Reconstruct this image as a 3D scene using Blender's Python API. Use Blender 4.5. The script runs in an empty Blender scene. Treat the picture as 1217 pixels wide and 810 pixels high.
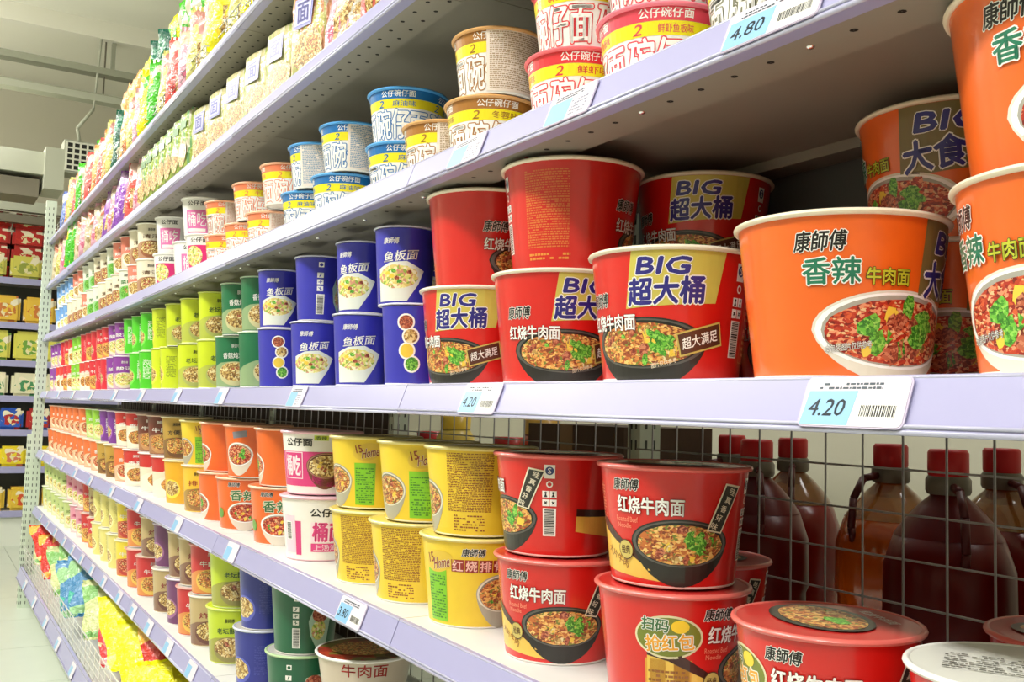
import bpy, bmesh, math, random
from mathutils import Vector, Matrix
random.seed(7)
R = math.radians
SC = bpy.context.scene
COL = SC.collection

# ------------------------------------------------------------------ camera
cam_d = bpy.data.cameras.new('camera'); CAM = bpy.data.objects.new('camera', cam_d); COL.objects.link(CAM)
cam_d.sensor_width = 36.0; cam_d.sensor_fit = 'HORIZONTAL'; cam_d.lens = 36.0*1150/1217; cam_d.clip_start = .02; cam_d.clip_end = 60
_r = Vector((0.52236531, 0.85225541, 0.02819927)); _u = Vector((0.04583813, -0.06108634, 0.9970794)); _f = Vector((-0.8514889, 0.51954708, 0.07097518))
M = Matrix((( _r.x, _u.x, -_f.x, 0), (_r.y, _u.y, -_f.y, 0), (_r.z, _u.z, -_f.z, 0), (0, 0, 0, 1)))
M.translation = Vector((0, 0, 1.10)); CAM.matrix_world = M
SC.camera = CAM
# ------------------------------------------------------------------ world, lights, exposure
W = bpy.data.worlds.new('world'); SC.world = W; W.use_nodes = True
W.node_tree.nodes['Background'].inputs[0].default_value = (1.0, .985, .955, 1); W.node_tree.nodes['Background'].inputs[1].default_value = 0.75
def area(name, loc, sx, sy, power, rot=(0, 0, 0), col=(1, .98, .95)):
    d = bpy.data.lights.new(name, 'AREA'); d.shape = 'RECTANGLE'; d.size = sx; d.size_y = sy; d.energy = power; d.color = col
    o = bpy.data.objects.new(name, d); o.location = loc; o.rotation_euler = rot; COL.objects.link(o); return o
for x_ in (-5.6, -3.4, -1.2, .9): area('aisle_lamp', (x_, -1.05, 3.2), 1.3, .3, 34, (R(17), 0, 0))
for x_ in (-5.6, -3.4, -1.2, .9): area('added_ceiling_fill', (x_, -1.05, 3.24), 1.3, .3, 9, (R(180), 0, 0))  # added upward areas that brighten the ceiling
area('rear_aisle_lamp', (-1.8, 1.95, 3.1), 3.6, .3, 17)
area('far_aisle_lamp', (-7.1, -.4, 2.95), .4, 1.8, 16); area('added_far_ceiling_fill', (-6.6, -1.6, 2.7), 2.2, 1.6, 74, (R(180), 0, 0))  # the upward one is an added, unseen fill for the far ceiling
SC.view_settings.view_transform = 'Standard'; SC.view_settings.look = 'None'; SC.view_settings.gamma = 1.0
SC.view_settings.use_curve_mapping = False; SC.view_settings.exposure = 0.60

# ------------------------------------------------------------------ materials
MC = {}
def srgb(c):
    return tuple(((v/255)/12.92 if v/255 <= .04045 else ((v/255+.055)/1.055)**2.4) for v in c)
def mat(name, c, rough=.45, metal=0, coat=0, grain=0, gscale=60, spec=.5, trans=0, alpha=1, ior=1.45, emit=0):
    if name in MC: return MC[name]
    m = bpy.data.materials.new(name); m.use_nodes = True; nt = m.node_tree; b = nt.nodes['Principled BSDF']
    col = srgb(c) + (1,)
    b.inputs['Base Color'].default_value = col; b.inputs['Roughness'].default_value = rough; b.inputs['Metallic'].default_value = metal
    b.inputs['Coat Weight'].default_value = coat; b.inputs['Coat Roughness'].default_value = .12
    b.inputs['Specular IOR Level'].default_value = spec; b.inputs['Transmission Weight'].default_value = trans; b.inputs['IOR'].default_value = ior
    b.inputs['Alpha'].default_value = alpha
    if emit: b.inputs['Emission Color'].default_value = col; b.inputs['Emission Strength'].default_value = emit
    if grain:
        tc = nt.nodes.new('ShaderNodeTexCoord'); n = nt.nodes.new('ShaderNodeTexNoise'); n.inputs['Scale'].default_value = gscale; n.inputs['Detail'].default_value = 5
        mp = nt.nodes.new('ShaderNodeMapRange'); mp.inputs[3].default_value = 1-grain; mp.inputs[4].default_value = 1+grain*.5
        mx = nt.nodes.new('ShaderNodeMix'); mx.data_type = 'RGBA'; mx.blend_type = 'MULTIPLY'; mx.inputs[0].default_value = 1; mx.inputs[6].default_value = col
        nt.links.new(tc.outputs['Object'], n.inputs['Vector']); nt.links.new(n.outputs['Fac'], mp.inputs[0])
        nt.links.new(mp.outputs[0], mx.inputs[7]); nt.links.new(mx.outputs[2], b.inputs['Base Color'])
        bp = nt.nodes.new('ShaderNodeBump'); bp.inputs['Strength'].default_value = min(1, grain); bp.inputs['Distance'].default_value = .001
        nt.links.new(n.outputs['Fac'], bp.inputs['Height']); nt.links.new(bp.outputs[0], b.inputs['Normal'])
    MC[name] = m; return m
def food(name, cols, scale=260, rough=.4, stretch=(1, 1, 1), warp=.35, coat=.3, bump=0):
    """mottled print: voronoi cells coloured from a constant ramp, warped by noise"""
    if name in MC: return MC[name]
    m = bpy.data.materials.new(name); m.use_nodes = True; nt = m.node_tree; b = nt.nodes['Principled BSDF']
    tc = nt.nodes.new('ShaderNodeTexCoord'); mp = nt.nodes.new('ShaderNodeMapping'); mp.inputs['Scale'].default_value = stretch
    n = nt.nodes.new('ShaderNodeTexNoise'); n.inputs['Scale'].default_value = scale*.5
    ad = nt.nodes.new('ShaderNodeVectorMath'); ad.operation = 'MULTIPLY_ADD'; ad.inputs[1].default_value = (warp*.02,)*3
    v = nt.nodes.new('ShaderNodeTexVoronoi'); v.inputs['Scale'].default_value = scale
    sp = nt.nodes.new('ShaderNodeSeparateColor'); cr = nt.nodes.new('ShaderNodeValToRGB'); cr.color_ramp.interpolation = 'CONSTANT'
    el = cr.color_ramp.elements
    while len(el) < len(cols): el.new(.5)
    for i, c in enumerate(cols): el[i].position = i/len(cols); el[i].color = srgb(c)+(1,)
    nt.links.new(tc.outputs['Object'], mp.inputs[0]); nt.links.new(mp.outputs[0], n.inputs['Vector']); nt.links.new(n.outputs['Color'], ad.inputs[0]); nt.links.new(mp.outputs[0], ad.inputs[2])
    nt.links.new(ad.outputs[0], v.inputs['Vector']); nt.links.new(v.outputs['Color'], sp.inputs[0]); nt.links.new(sp.outputs[0], cr.inputs[0]); nt.links.new(cr.outputs[0], b.inputs['Base Color'])
    b.inputs['Roughness'].default_value = rough; b.inputs['Coat Weight'].default_value = coat
    if bump:
        n2 = nt.nodes.new('ShaderNodeTexNoise'); n2.inputs['Scale'].default_value = 34; n2.inputs['Distortion'].default_value = 1.5; bp = nt.nodes.new('ShaderNodeBump'); bp.inputs['Strength'].default_value = bump; bp.inputs['Distance'].default_value = .02
        nt.links.new(tc.outputs['Object'], n2.inputs['Vector']); nt.links.new(n2.outputs['Fac'], bp.inputs['Height']); nt.links.new(bp.outputs[0], b.inputs['Normal']); nt.links.new(bp.outputs[0], b.inputs['Coat Normal'])
    MC[name] = m; return m
def ink(c, name=None, coat=.5):
    return mat(name or 'print_%02x%02x%02x' % c, c, .4, coat=coat)

WHITE = (250, 248, 242); NAVY = (42, 38, 130); BLACK = (20, 16, 14); GOLD = (206, 186, 96); CREAM = (240, 230, 205)
soup_red = food('soup_red', [(178, 40, 22), (214, 92, 50), (150, 28, 18), (230, 150, 110), (190, 60, 30), (120, 24, 16), (226, 190, 140)], 330, stretch=(1, 1, 1.6))
soup_brown = food('soup_brown', [(196, 110, 50), (232, 176, 90), (160, 76, 40), (240, 200, 120), (130, 60, 34), (214, 140, 70), (120, 130, 50)], 330, stretch=(1, 1, 1.6))
noodle_pale = food('noodle_pale', [(240, 226, 150), (226, 206, 120), (246, 240, 200), (214, 150, 120), (226, 224, 120), (150, 180, 70)], 260)
noodle_tan = food('noodle_tan', [(206, 170, 100), (232, 206, 140), (160, 116, 60), (186, 150, 80), (120, 84, 44), (238, 222, 170)], 300)
leafy = food('leafy', [(70, 150, 40), (110, 190, 60), (50, 120, 30), (150, 210, 90)], 500)
egg = ink((240, 205, 70)); meat = food('meat', [(150, 64, 44), (186, 96, 66), (120, 44, 34), (206, 130, 96)], 420)

# ------------------------------------------------------------------ mesh helpers
def tag(o, label=None, cat=None, group=None, kind=None):
    if label: o['label'] = label
    if cat: o['category'] = cat
    if group: o['group'] = group
    if kind: o['kind'] = kind
    return o
def link_mesh(name, me, parent=None, loc=None, rot=None):
    o = bpy.data.objects.new(name, me); COL.objects.link(o)
    if parent: o.parent = parent
    if loc is not None: o.location = loc
    if rot is not None: o.rotation_euler = rot
    return o
def empty(name, loc, rz=0):
    o = bpy.data.objects.new(name, None); o.empty_display_size = .02; COL.objects.link(o); o.location = loc; o.rotation_euler = (0, 0, rz); return o
class MB:
    def __init__(s): s.v = []; s.f = []; s.m = []; s.mats = []; s.sm = []
    def mi(s, m):
        if m not in s.mats: s.mats.append(m)
        return s.mats.index(m)
    def add(s, vs, fs, m, smooth=False):
        k = len(s.v); s.v += [tuple(v) for v in vs]; i = s.mi(m)
        for f in fs: s.f.append(tuple(a+k for a in f)); s.m.append(i); s.sm.append(smooth)
    def box(s, x0, y0, z0, x1, y1, z1, m):
        vs = [(x, y, z) for x in (x0, x1) for y in (y0, y1) for z in (z0, z1)]
        s.add(vs, [(0, 1, 3, 2), (4, 6, 7, 5), (0, 4, 5, 1), (2, 3, 7, 6), (0, 2, 6, 4), (1, 5, 7, 3)], m)
    def lathe(s, prof, m, n=40, smooth=True, mfun=None, cap0=False, cap1=False, c=(0, 0, 0)):
        k = len(s.v); i = s.mi(m)
        for (r, z) in prof:
            for j in range(n):
                a = 2*math.pi*j/n; s.v.append((c[0]+r*math.cos(a), c[1]+r*math.sin(a), c[2]+z))
        for p in range(len(prof)-1):
            for j in range(n):
                a, b = k+p*n+j, k+p*n+(j+1) % n
                s.f.append((a, b, b+n, a+n)); s.m.append(i); s.sm.append(smooth)
        if cap0: s.f.append(tuple(k+j for j in reversed(range(n)))); s.m.append(i); s.sm.append(False)
        if cap1: s.f.append(tuple(k+(len(prof)-1)*n+j for j in range(n))); s.m.append(i); s.sm.append(False)
    def tube(s, a, b, r, m, n=6):
        a = Vector(a); b = Vector(b); d = (b-a).normalized(); u = d.orthogonal().normalized(); w = d.cross(u)
        vs = [p + u*(r*math.cos(2*math.pi*j/n)) + w*(r*math.sin(2*math.pi*j/n)) for p in (a, b) for j in range(n)]
        fs = [(j, (j+1) % n, (j+1) % n+n, j+n) for j in range(n)] + [tuple(reversed(range(n))), tuple(range(n, 2*n))]
        s.add(vs, fs, m, True)
    def mesh(s, name):
        me = bpy.data.meshes.new(name); me.from_pydata(s.v, [], s.f)
        for m in s.mats: me.materials.append(m)
        me.polygons.foreach_set('material_index', s.m); me.polygons.foreach_set('use_smooth', s.sm); me.update(); return me
    def build(s, name, parent=None, loc=None, rot=None): return link_mesh(name, s.mesh(name), parent, loc, rot)

# text outlines from the built-in font, fetched once per string
TXC = {}
def text2d(st, off):
    k = (st, off)
    if k not in TXC:
        c = bpy.data.curves.new('t', 'FONT'); c.body = st; c.size = 1; c.offset = off; c.resolution_u = 2
        o = bpy.data.objects.new('t', c); COL.objects.link(o); bpy.context.view_layer.update()
        me = bpy.data.meshes.new_from_object(o.evaluated_get(bpy.context.evaluated_depsgraph_get()))
        TXC[k] = ([(v.co.x, v.co.y) for v in me.vertices], [tuple(p.vertices) for p in me.polygons])
        bpy.data.objects.remove(o); bpy.data.curves.remove(c); bpy.data.meshes.remove(me)
    return TXC[k]
class Print:
    """flat print in cm on a (x, y) sheet: wrapped on a cone, or laid on a plane"""
    def __init__(s): s.it = []
    def poly(s, pts, m, lay=1): s.it.append((list(pts), [tuple(range(len(pts)))], m, lay)); return s
    def rect(s, x, y, w, h, m, lay=1, rot=0, shear=0):
        P = [(-w/2, -h/2), (w/2, -h/2), (w/2, h/2), (-w/2, h/2)]; c, n = math.cos(R(rot)), math.sin(R(rot))
        return s.poly([(x+(a+shear*b)*c-b*n, y+(a+shear*b)*n+b*c) for a, b in P], m, lay)
    def ell(s, x, y, rx, ry, m, lay=1, n=28, a0=0, a1=360, rot=0, jit=0):
        P = []; c, q = math.cos(R(rot)), math.sin(R(rot))
        for i in range(n + (0 if a1-a0 == 360 else 1)):
            t = R(a0+(a1-a0)*i/n); j = 1+random.uniform(-jit, jit); a, b = rx*j*math.cos(t), ry*j*math.sin(t); P.append((x+a*c-b*q, y+a*q+b*c))
        return s.poly(P, m, lay)
    def text(s, st, x, y, w, h, m, lay=3, bold=.018, out=None, outw=.05, rot=0, shear=0):
        vs, _ = text2d(st, 0)
        if not vs: return s
        x0, x1 = min(v[0] for v in vs), max(v[0] for v in vs); y0, y1 = min(v[1] for v in vs), max(v[1] for v in vs)
        sx, sy = w/(x1-x0), h/(y1-y0); cx, cy = (x0+x1)/2, (y0+y1)/2; c, n = math.cos(R(rot)), math.sin(R(rot))
        def tr(vv):
            o = []
            for a, b in vv:
                a = (a-cx)*sx; b = (b-cy)*sy; a += shear*b; o.append((x+a*c-b*n, y+a*n+b*c))
            return o
        f = text2d(st, 0)[1]; gs = min(h, abs(sy))
        def ring(q, n, mt, l):
            for i in range(n):
                dx, dy = q*math.cos(6.2832*i/n), q*math.sin(6.2832*i/n); s.it.append((tr([(a+dx/sx, b+dy/sy) for a, b in vs]), f, mt, l))
        bd = bold*gs*.75
        if out:
            ring(bd+outw*gs, 8, out, lay); lay += 1
        if bd > .006*gs: ring(bd, 4, m, lay)
        s.it.append((tr(vs), f, m, lay)); return s
    def lines(s, x0, y0, w, h, m, pitch=.32, lay=2, fill=.8):
        vs = []; fs = []; y = y0+h-pitch/2
        while y > y0:
            x = x0
            while x < x0+w:
                d = random.uniform(.15, .5); d = min(d, x0+w-x)
                if random.random() < fill:
                    k = len(vs); t = pitch*random.uniform(.42, .6)
                    vs += [(x, y-t/2), (x+d, y-t/2), (x+d, y+t/2), (x, y+t/2)]; fs.append((k, k+1, k+2, k+3))
                x += d+.09
            y -= pitch
        if vs: s.it.append((vs, fs, m, lay))
        return s
    def barcode(s, x, y, w, h, lay=2, vert=True):
        s.rect(x, y, w, h, ink(WHITE), lay); bl = ink(BLACK); L = h if vert else w; p = -L/2+.12; vs = []; fs = []
        while p < L/2-.15:
            t = random.choice((.05, .08, .12)); k = len(vs)
            if vert: vs += [(x-w*.38, y+p), (x+w*.38, y+p), (x+w*.38, y+p+t), (x-w*.38, y+p+t)]
            else: vs += [(x+p, y-h*.4), (x+p+t, y-h*.4), (x+p+t, y+h*.4), (x+p, y+h*.4)]
            fs.append((k, k+1, k+2, k+3)); p += t+random.choice((.05, .08))
        s.it.append((vs, fs, bl, lay+1)); return s
    def marks(s, x, top, bl=(60, 60, 60)):
        """quality mark, recycling mark, little icons, barcode in a column"""
        w = ink(WHITE); s.rect(x, top-.7, 1.15, 1.5, w, 2); s.ell(x, top-.6, .46, .46, ink((40, 60, 120)), 3); s.text('S', x, top-.6, .36, .62, w, 4)
        s.ell(x, top-2.1, .36, .36, w, 2).ell(x, top-2.1, .22, .22, ink((200, 40, 30)), 3)
        for dx in (-.42, .42):
            s.rect(x+dx, top-3.2, .74, .74, w, 2); s.rect(x+dx, top-4.15, .74, .74, w, 2)
            s.ell(x+dx, top-3.05, .14, .14, ink(BLACK), 3, 8).poly([(x+dx-.2, top-3.5), (x+dx+.2, top-3.5), (x+dx, top-3.1)], ink(BLACK), 3); s.rect(x+dx, top-4.15, .4, .12, ink(BLACK), 3, 45).rect(x+dx, top-4.15, .4, .12, ink(BLACK), 3, -45)
        s.barcode(x, top-6.3, 1.5, 3.1); return s
    def mesh(s, name, fmap, step):
        bm = bmesh.new(); mats = []
        for vs, fs, m, lay in s.it:
            if m not in mats: mats.append(m)
            b = bmesh.new(); vv = [b.verts.new((x, y, 0)) for x, y in vs]
            for f in fs:
                try: b.faces.new([vv[i] for i in f])
                except ValueError: pass
            if any(len(f) > 4 for f in fs): bmesh.ops.triangulate(b, faces=[f for f in b.faces if len(f.verts) > 4])
            if step and vs:
                x0, x1 = min(v[0] for v in vs), max(v[0] for v in vs); k = math.floor(x0/step)+1
                while k*step < x1:
                    bmesh.ops.bisect_plane(b, geom=b.verts[:]+b.edges[:]+b.faces[:], plane_co=(k*step, 0, 0), plane_no=(1, 0, 0)); k += 1
            mi = mats.index(m); mp = {}
            for v in b.verts: mp[v] = bm.verts.new(fmap(v.co.x, v.co.y, lay))
            for f in b.faces:
                try: nf = bm.faces.new([mp[v] for v in f.verts]); nf.material_index = mi
                except ValueError: continue
            b.free()
        bmesh.ops.recalc_face_normals
        me = bpy.data.meshes.new(name); bm.to_mesh(me); bm.free()
        for m in mats: me.materials.append(m)
        return me

# ------------------------------------------------------------------ proto system: thing = empty + part meshes, copied with every part
class Proto:
    def __init__(s, name, desc, cat): s.name = name; s.desc = desc; s.cat = cat; s.parts = []; s.root = None
    def part(s, name, me, parent=None, label=None): s.parts.append((name, me, parent, label)); return len(s.parts)-1
    def place(s, loc, rz=0, rot=None, scale=1):
        if s.root is None:
            r = empty(s.name, (0, 0, 0)); s.root = r; s.objs = []
            for (n, me, p, lb) in s.parts:
                o = link_mesh(n, me, r if p is None else s.objs[p]); s.objs.append(o)
                if lb: o['label'] = lb
            r2 = r; 
        else:
            r2 = s.root.copy(); COL.objects.link(r2); new = []
            for i, (n, me, p, lb) in enumerate(s.parts):
                o = s.objs[i].copy(); o.parent = r2 if p is None else new[p]; COL.objects.link(o); new.append(o)
        r2.location = loc; r2.rotation_euler = rot if rot else (0, 0, rz); r2.scale = (scale,)*3
        return r2

def cone_map(rb, rt, H):
    rm = (rb+rt)/2*100
    def f(x, y, lay):
        z = y/100; r = rb+(rt-rb)*z/H + .00012*lay+.00012; a = x/rm - math.pi/2
        return (r*math.cos(a), r*math.sin(a), z)
    return f
def vessel(name, desc, cat, rb, rt, H, body, rimc, prints, lidc=None, lidprint=None, n=44, foot=WHITE, band=None):
    """tapered paper vessel: body with foot, rolled rim, lid, and printed parts"""
    P = Proto(name, desc, cat)
    m = MB(); m.lathe([(rb-.004, .004), (rb-.004, 0), (rb, 0), (rb+(rt-rb)*.02, .0022)], ink(foot), n, cap0=False)
    m.lathe([(rb-.004, .0035), (.001, .0035)], ink(foot), n)
    z0 = .0022; rr = lambda z: rb+(rt-rb)*z/H
    if band:   # second body colour above height band[0]
        m.lathe([(rr(z0), z0), (rr(band[0]), band[0])], body, n); m.lathe([(rr(band[0]), band[0]), (rr(H-.004), H-.004)], band[1], n)
    else: m.lathe([(rr(z0), z0), (rr(H*.5), H*.5), (rr(H-.004), H-.004)], body, n)
    P.part('body', m.mesh('body'))
    m = MB(); w = .0028 if rt > .05 else .0017; pr = []
    for i in range(9):
        a = math.pi*2*i/8; pr.append((rt+w*.35+w*math.cos(a), H-w+w*.95*math.sin(a)))
    m.lathe(pr, ink(rimc), n); P.part('rim', m.mesh('rim'))
    m = MB(); lm = lidc if lidc else mat('foil_lid', (215, 212, 205), .3, metal=.3)
    dp = .0045 if H > .129 else .001; m.lathe([(rt+w*.4, H-.001), (rt*.96, H-.0012), (rt*.93, H-dp), (rt*.5, H-dp), (.0005, H-dp)], lm, n, cap1=True)
    li = P.part('lid', m.mesh('lid'))
    if lidprint: P.part('lid_picture', lidprint.mesh('lid_picture', lambda x, y, l: (x/100, y/100, H+.0002*l), 0), li)
    fm = cone_map(rb, rt, H); step = .75 if rt > .06 else .5
    for nm, pr in prints: P.part(nm, pr.mesh(nm, fm, step), 0)
    return P

# ---- print pieces shared by the kinds
def bowl_pic(cx, cy, rx, ry, bowl, soup, bits=14, leaf=True, depth=1.0, inner=.86):
    p = Print(); dark = ink(bowl)
    pts = [(cx+rx*math.cos(R(a)), cy+ry*math.sin(R(a))) for a in range(0, 181, 12)]
    pts += [(cx+rx*math.cos(R(a))*(1-.15*math.sin(R(a-180))), cy+ry*1.75*depth*math.sin(R(a))) for a in range(192, 360, 12)]
    p.poly(pts, dark, 1); p.ell(cx, cy, rx*.965, ry*.94, ink(tuple(min(255, c+55) for c in bowl)), 2); p.ell(cx, cy, rx*inner*1.04, ry*inner*1.02, ink(tuple(int(c*.75) for c in bowl)), 3)
    p.ell(cx, cy-ry*.03, rx*inner, ry*inner*.94, soup, 4, jit=.02)
    for i in range(bits):
        a = random.uniform(0, 6.28); q = math.sqrt(random.random())*.72; x = cx+rx*inner*q*math.cos(a); y = cy+ry*inner*q*math.sin(a)
        mt = random.choice([meat, meat, egg, leafy, noodle_tan, soup]); s = random.uniform(.05, .13)*rx
        p.ell(x, y, s, s*.72, mt, 5+i % 2, 8, jit=.3, rot=random.uniform(0, 90))
    if leaf:
        for k in range(7): p.ell(cx+rx*.28+random.uniform(-.12, .12)*rx, cy+ry*(.05+.1*k-.3), rx*.13, ry*.16, leafy, 7, 9, jit=.3, rot=random.uniform(-60, 60))
    return p
def brand(p, x, y, w, h): return p.text('康師傅', x, y, w, h, ink(BLACK), 3, .03, ink(WHITE), .045, shear=.15)
# ------------------------------------------------------------------ kinds of vessel
K = {}
red = mat('red_paper', (216, 22, 16), .38, coat=.85, grain=.1, gscale=25); orange = mat('orange_paper', (240, 104, 22), .4, coat=.8, grain=.14, gscale=30)
def big_panel(p, x, w2, gold, kanji):
    p.poly([(x-4.3, 6.0), (x+4.6, 6.5), (x+5.4, 10.75), (x-3.5, 10.75)], gold, 1)
    p.text('BIG', x-.5, 9.5, 4.8, 1.35, ink(NAVY), 3, .075, ink(WHITE), .06, shear=.22)
    p.text(kanji, x-.3, 7.45, 7.2, 2.2, ink(NAVY), 3, .05, ink(WHITE), .045, shear=.08, rot=2); return p
goldm = mat('gold_panel', (214, 200, 92), .32, coat=.4, grain=.25, gscale=14); bronzem = mat('bronze_panel', (128, 112, 62), .35, coat=.4, grain=.2, gscale=14)
def tall(prs, q):
    for _, p in prs: p.it = [([(x, y*q) for x, y in v], f, m, l) for v, f, m, l in p.it]
    return prs
def k_big_red(key, sh, back=False):
    pic = bowl_pic(sh-2.6, 3.1, 6.6, 2.2, (30, 30, 26), soup_brown, 22)
    t = Print(); brand(t, sh-8.4, 6.9, 3.2, 1.2); t.text('红烧牛肉面', sh-6.6, 4.9, 6.6, 1.35, ink(WHITE), 9, .03, ink((90, 20, 12)), .03)
    t.rect(sh+3.2, 3.5, 4.6, 2.0, ink(GOLD), 9, 14); t.rect(sh+3.2, 3.5, 4.3, 1.7, ink((86, 44, 26)), 10, 14); t.text('超大满足', sh+3.2, 3.5, 3.7, .95, ink(WHITE), 11, .02, rot=14, shear=.1)
    t.text('图片仅供参考', sh-.4, 1.5, 2.6, .42, ink(CREAM), 9, .01, rot=12)
    bp = big_panel(Print(), sh, 0, goldm, '超大桶')
    mk = -9.6 if back else sh+7.6; s = Print(); s.marks(mk, 10.0); s.rect(sh+11.4, 4.6, 4.6, 5.6, ink((222, 120, 60)), 1); s.rect(sh+11.4, 4.6, 4.5, 5.5, red, 2); s.lines(sh+9.6, 2.2, 3.6, 4.6, ink((232, 150, 110)), .5, 3, .7)
    tx = -5.6 if back else sh+16.2; tb = Print(); tb.lines(tx, 2.4, 5.4, 7.6, ink((222, 120, 56)), .24, 1, .95); tb.lines(tx-.4, 1.0, 6, .9, ink((226, 150, 60)), .4, 1, .6)
    return vessel('noodle_bowl', 'big red instant noodle bowl' + (', text side out' if back else ' with gold BIG panel'), 'noodle bowl', .068, .083, .130, red, CREAM,
        tall([('bowl_picture', pic), ('gold_panel', bp), ('lettering', t), ('side_marks', s), ('ingredients_text', tb)], 1.16), ink((200, 40, 30)))
K['bigred'] = k_big_red('bigred', 0); K['bigredb'] = k_big_red('bigredb', 15.6, True)
def k_big_orange():
    pic = bowl_pic(5.0, 3.2, 7.2, 2.7, (226, 222, 208), soup_red, 34, True, .75)
    t = Print(); brand(t, -1.4, 9.1, 3.7, 1.35)
    t.text('香辣', -.6, 7.1, 4.2, 1.75, ink((30, 120, 90)), 9, .03, ink(WHITE), .05); t.text('牛肉面', 3.6, 6.75, 3.4, 1.1, ink((196, 200, 50)), 9, .03, ink((40, 60, 20)), .04)
    t.text('本包装图片仅供参考', .7, 2.1, 3.6, .5, ink(WHITE), 9, .01, ink(BLACK), .03, rot=6)
    bp = Print(); x = 9.6; bp.poly([(x-3.2, 5.2), (x+5.6, 5.9), (x+6.2, 10.75), (x-2.9, 10.75)], bronzem, 1); bp.text('BIG', x+1.2, 9.35, 5.4, 1.45, ink(NAVY), 9, .075, ink(WHITE), .05, shear=.2)
    bp.text('大食桶', x+1.2, 7.0, 7.8, 2.4, ink(NAVY), 9, .05, ink(WHITE), .045, rot=4)
    s = Print(); s.marks(18.5, 10.2); s.lines(-16, 2, 4, 7, ink((250, 200, 120)), .3, 1, .9)
    return vessel('noodle_bowl', 'big orange instant noodle bowl', 'noodle bowl', .069, .0845, .130, orange, CREAM, tall([('bowl_picture', pic), ('bronze_panel', bp), ('lettering', t), ('side_marks', s)], 1.16), ink((220, 90, 30)))
K['bigorange'] = k_big_orange()
def lid_pic(soup, rim=(40, 34, 30), r=4.6):
    p = Print(); p.ell(-.4, -.3, r*1.15, r*.85, ink(rim), 1); p.ell(-.4, -.2, r, r*.7, soup, 2); p.ell(1.2, .4, 1.4, .9, leafy, 3, 9, jit=.3); p.text('红烧牛肉面', .2, 4.6, 5, 1, ink(WHITE), 3); return p
RB, RT, RH = .060, .0735, .114
def k_bucket_red(style):
    p = []; g = ink((236, 196, 84)); y = ink((190, 40, 24))
    def band(x):
        b = Print(); b.poly([(x-11, 1.2), (x-5, .9), (x-1, .6), (x-2, 1.6), (x-5, 3.4), (x-9, 5.2), (x-11, 5.6)], g, 1); b.poly([(x-11, 5.6), (x-9, 5.2), (x-5, 3.4), (x-3, 2.2), (x-3.6, 3.2), (x-8, 5.9), (x-11, 6.4)], ink((60, 24, 16)), 2)
        b.text('大片牛肉', x-6.2, 2.5, 3.6, .8, ink((150, 90, 30)), 3, .01, rot=-22); return b
    def front(x):
        pic = bowl_pic(x+1.0, 4.2, 5.0, 2.3, (34, 32, 28), soup_brown, 20)
        t = Print(); brand(t, x-4.4, 9.5, 2.9, 1.1); t.text('红烧牛肉面', x-2.1, 7.6, 6.6, 1.6, ink(WHITE), 9, .03, ink((120, 20, 14)), .03)
        t.text('Roasted Beef', x-4.4, 6.2, 2.6, .5, ink((240, 150, 120)), 9, .0); t.text('Noodle', x-4.7, 5.6, 1.7, .45, ink((240, 150, 120)), 9, .0)
        t.ell(x-4.7, 3.3, .95, .95, ink((90, 60, 30)), 9); t.ell(x-4.7, 3.3, .85, .85, ink(GOLD), 10); t.text('经典', x-4.7, 3.3, 1.1, .8, ink((90, 50, 20)), 11)
        t.poly([(x+3.4, 5.5), (x+5.0, 5.2), (x+7.0, 9.6), (x+5.1, 9.9)], ink(CREAM), 9); t.poly([(x+3.6, 5.6), (x+4.9, 5.35), (x+6.8, 9.45), (x+5.2, 9.7)], ink((46, 46, 40)), 10)
        for i, ch in enumerate('哇真香好味'): t.text(ch, x+6.0-.46*i, 9.1-.8*i, .72, .66, ink(CREAM), 11, .02, rot=-22)
        return pic, t
    if style == 'front': x0 = 0
    elif style == 'side': x0 = -9.2
    elif style == 'promo': x0 = 8.5
    pic, t = front(x0); s = Print(); s.marks(x0+9.0-(0 if style != 'side' else 1.6), 10.2)
    x = x0+12.5; s.poly([(x-2, 2.9), (x+9, 1.2), (x+9, 4.2), (x-2, 4.6)], g, 1); s.poly([(x-2, 4.6), (x+9, 4.2), (x+9, 4.9), (x-2, 5.4)], ink((50, 20, 14)), 2)
    q = Print(); x = x0-9.0
    if style == 'promo':
        q.rect(x, 2.6, 4.4, 5.4, ink((222, 160, 50)), 1); q.lines(x-1.9, .8, 3.8, 3.6, ink((150, 90, 30)), .42, 2, .8)
        q.ell(x, 7.4, 3.1, 2.0, ink((228, 220, 180)), 2); q.ell(x, 7.4, 2.9, 1.8, ink((120, 130, 40)), 3); q.text('扫码', x-1.2, 8.5, 2.4, 1.2, ink((60, 110, 60)), 5, .03, ink(WHITE), .05, rot=-4); q.text('抢红包', x+.1, 6.9, 4.4, 1.5, ink((240, 170, 40)), 5, .03, ink(WHITE), .05, rot=5)
        q.ell(x+1.0, 8.4, .8, .6, ink((250, 210, 40)), 6)
    else: q.lines(x-2.5, 5.5, 3.5, 4, ink((236, 150, 110)), .3, 1, .8)
    d = {'front': 'red instant noodle bucket with black bowl picture', 'side': 'red instant noodle bucket turned to its barcode', 'promo': 'red instant noodle bucket with yellow red-packet badge'}[style]
    return vessel('noodle_bucket', d, 'noodle bucket', RB, RT, RH, red, (232, 110, 100), [('bowl_picture', pic), ('gold_band', band(x0)), ('lettering', t), ('side_marks', s), ('promotion_panel', q)], ink((206, 44, 40)), lid_pic(soup_brown))
for s_ in ('front', 'side', 'promo'): K['red'+s_] = k_bucket_red(s_)
yellow = mat('yellow_paper', (240, 206, 52), .42, coat=.35, grain=.1, gscale=30)
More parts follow.
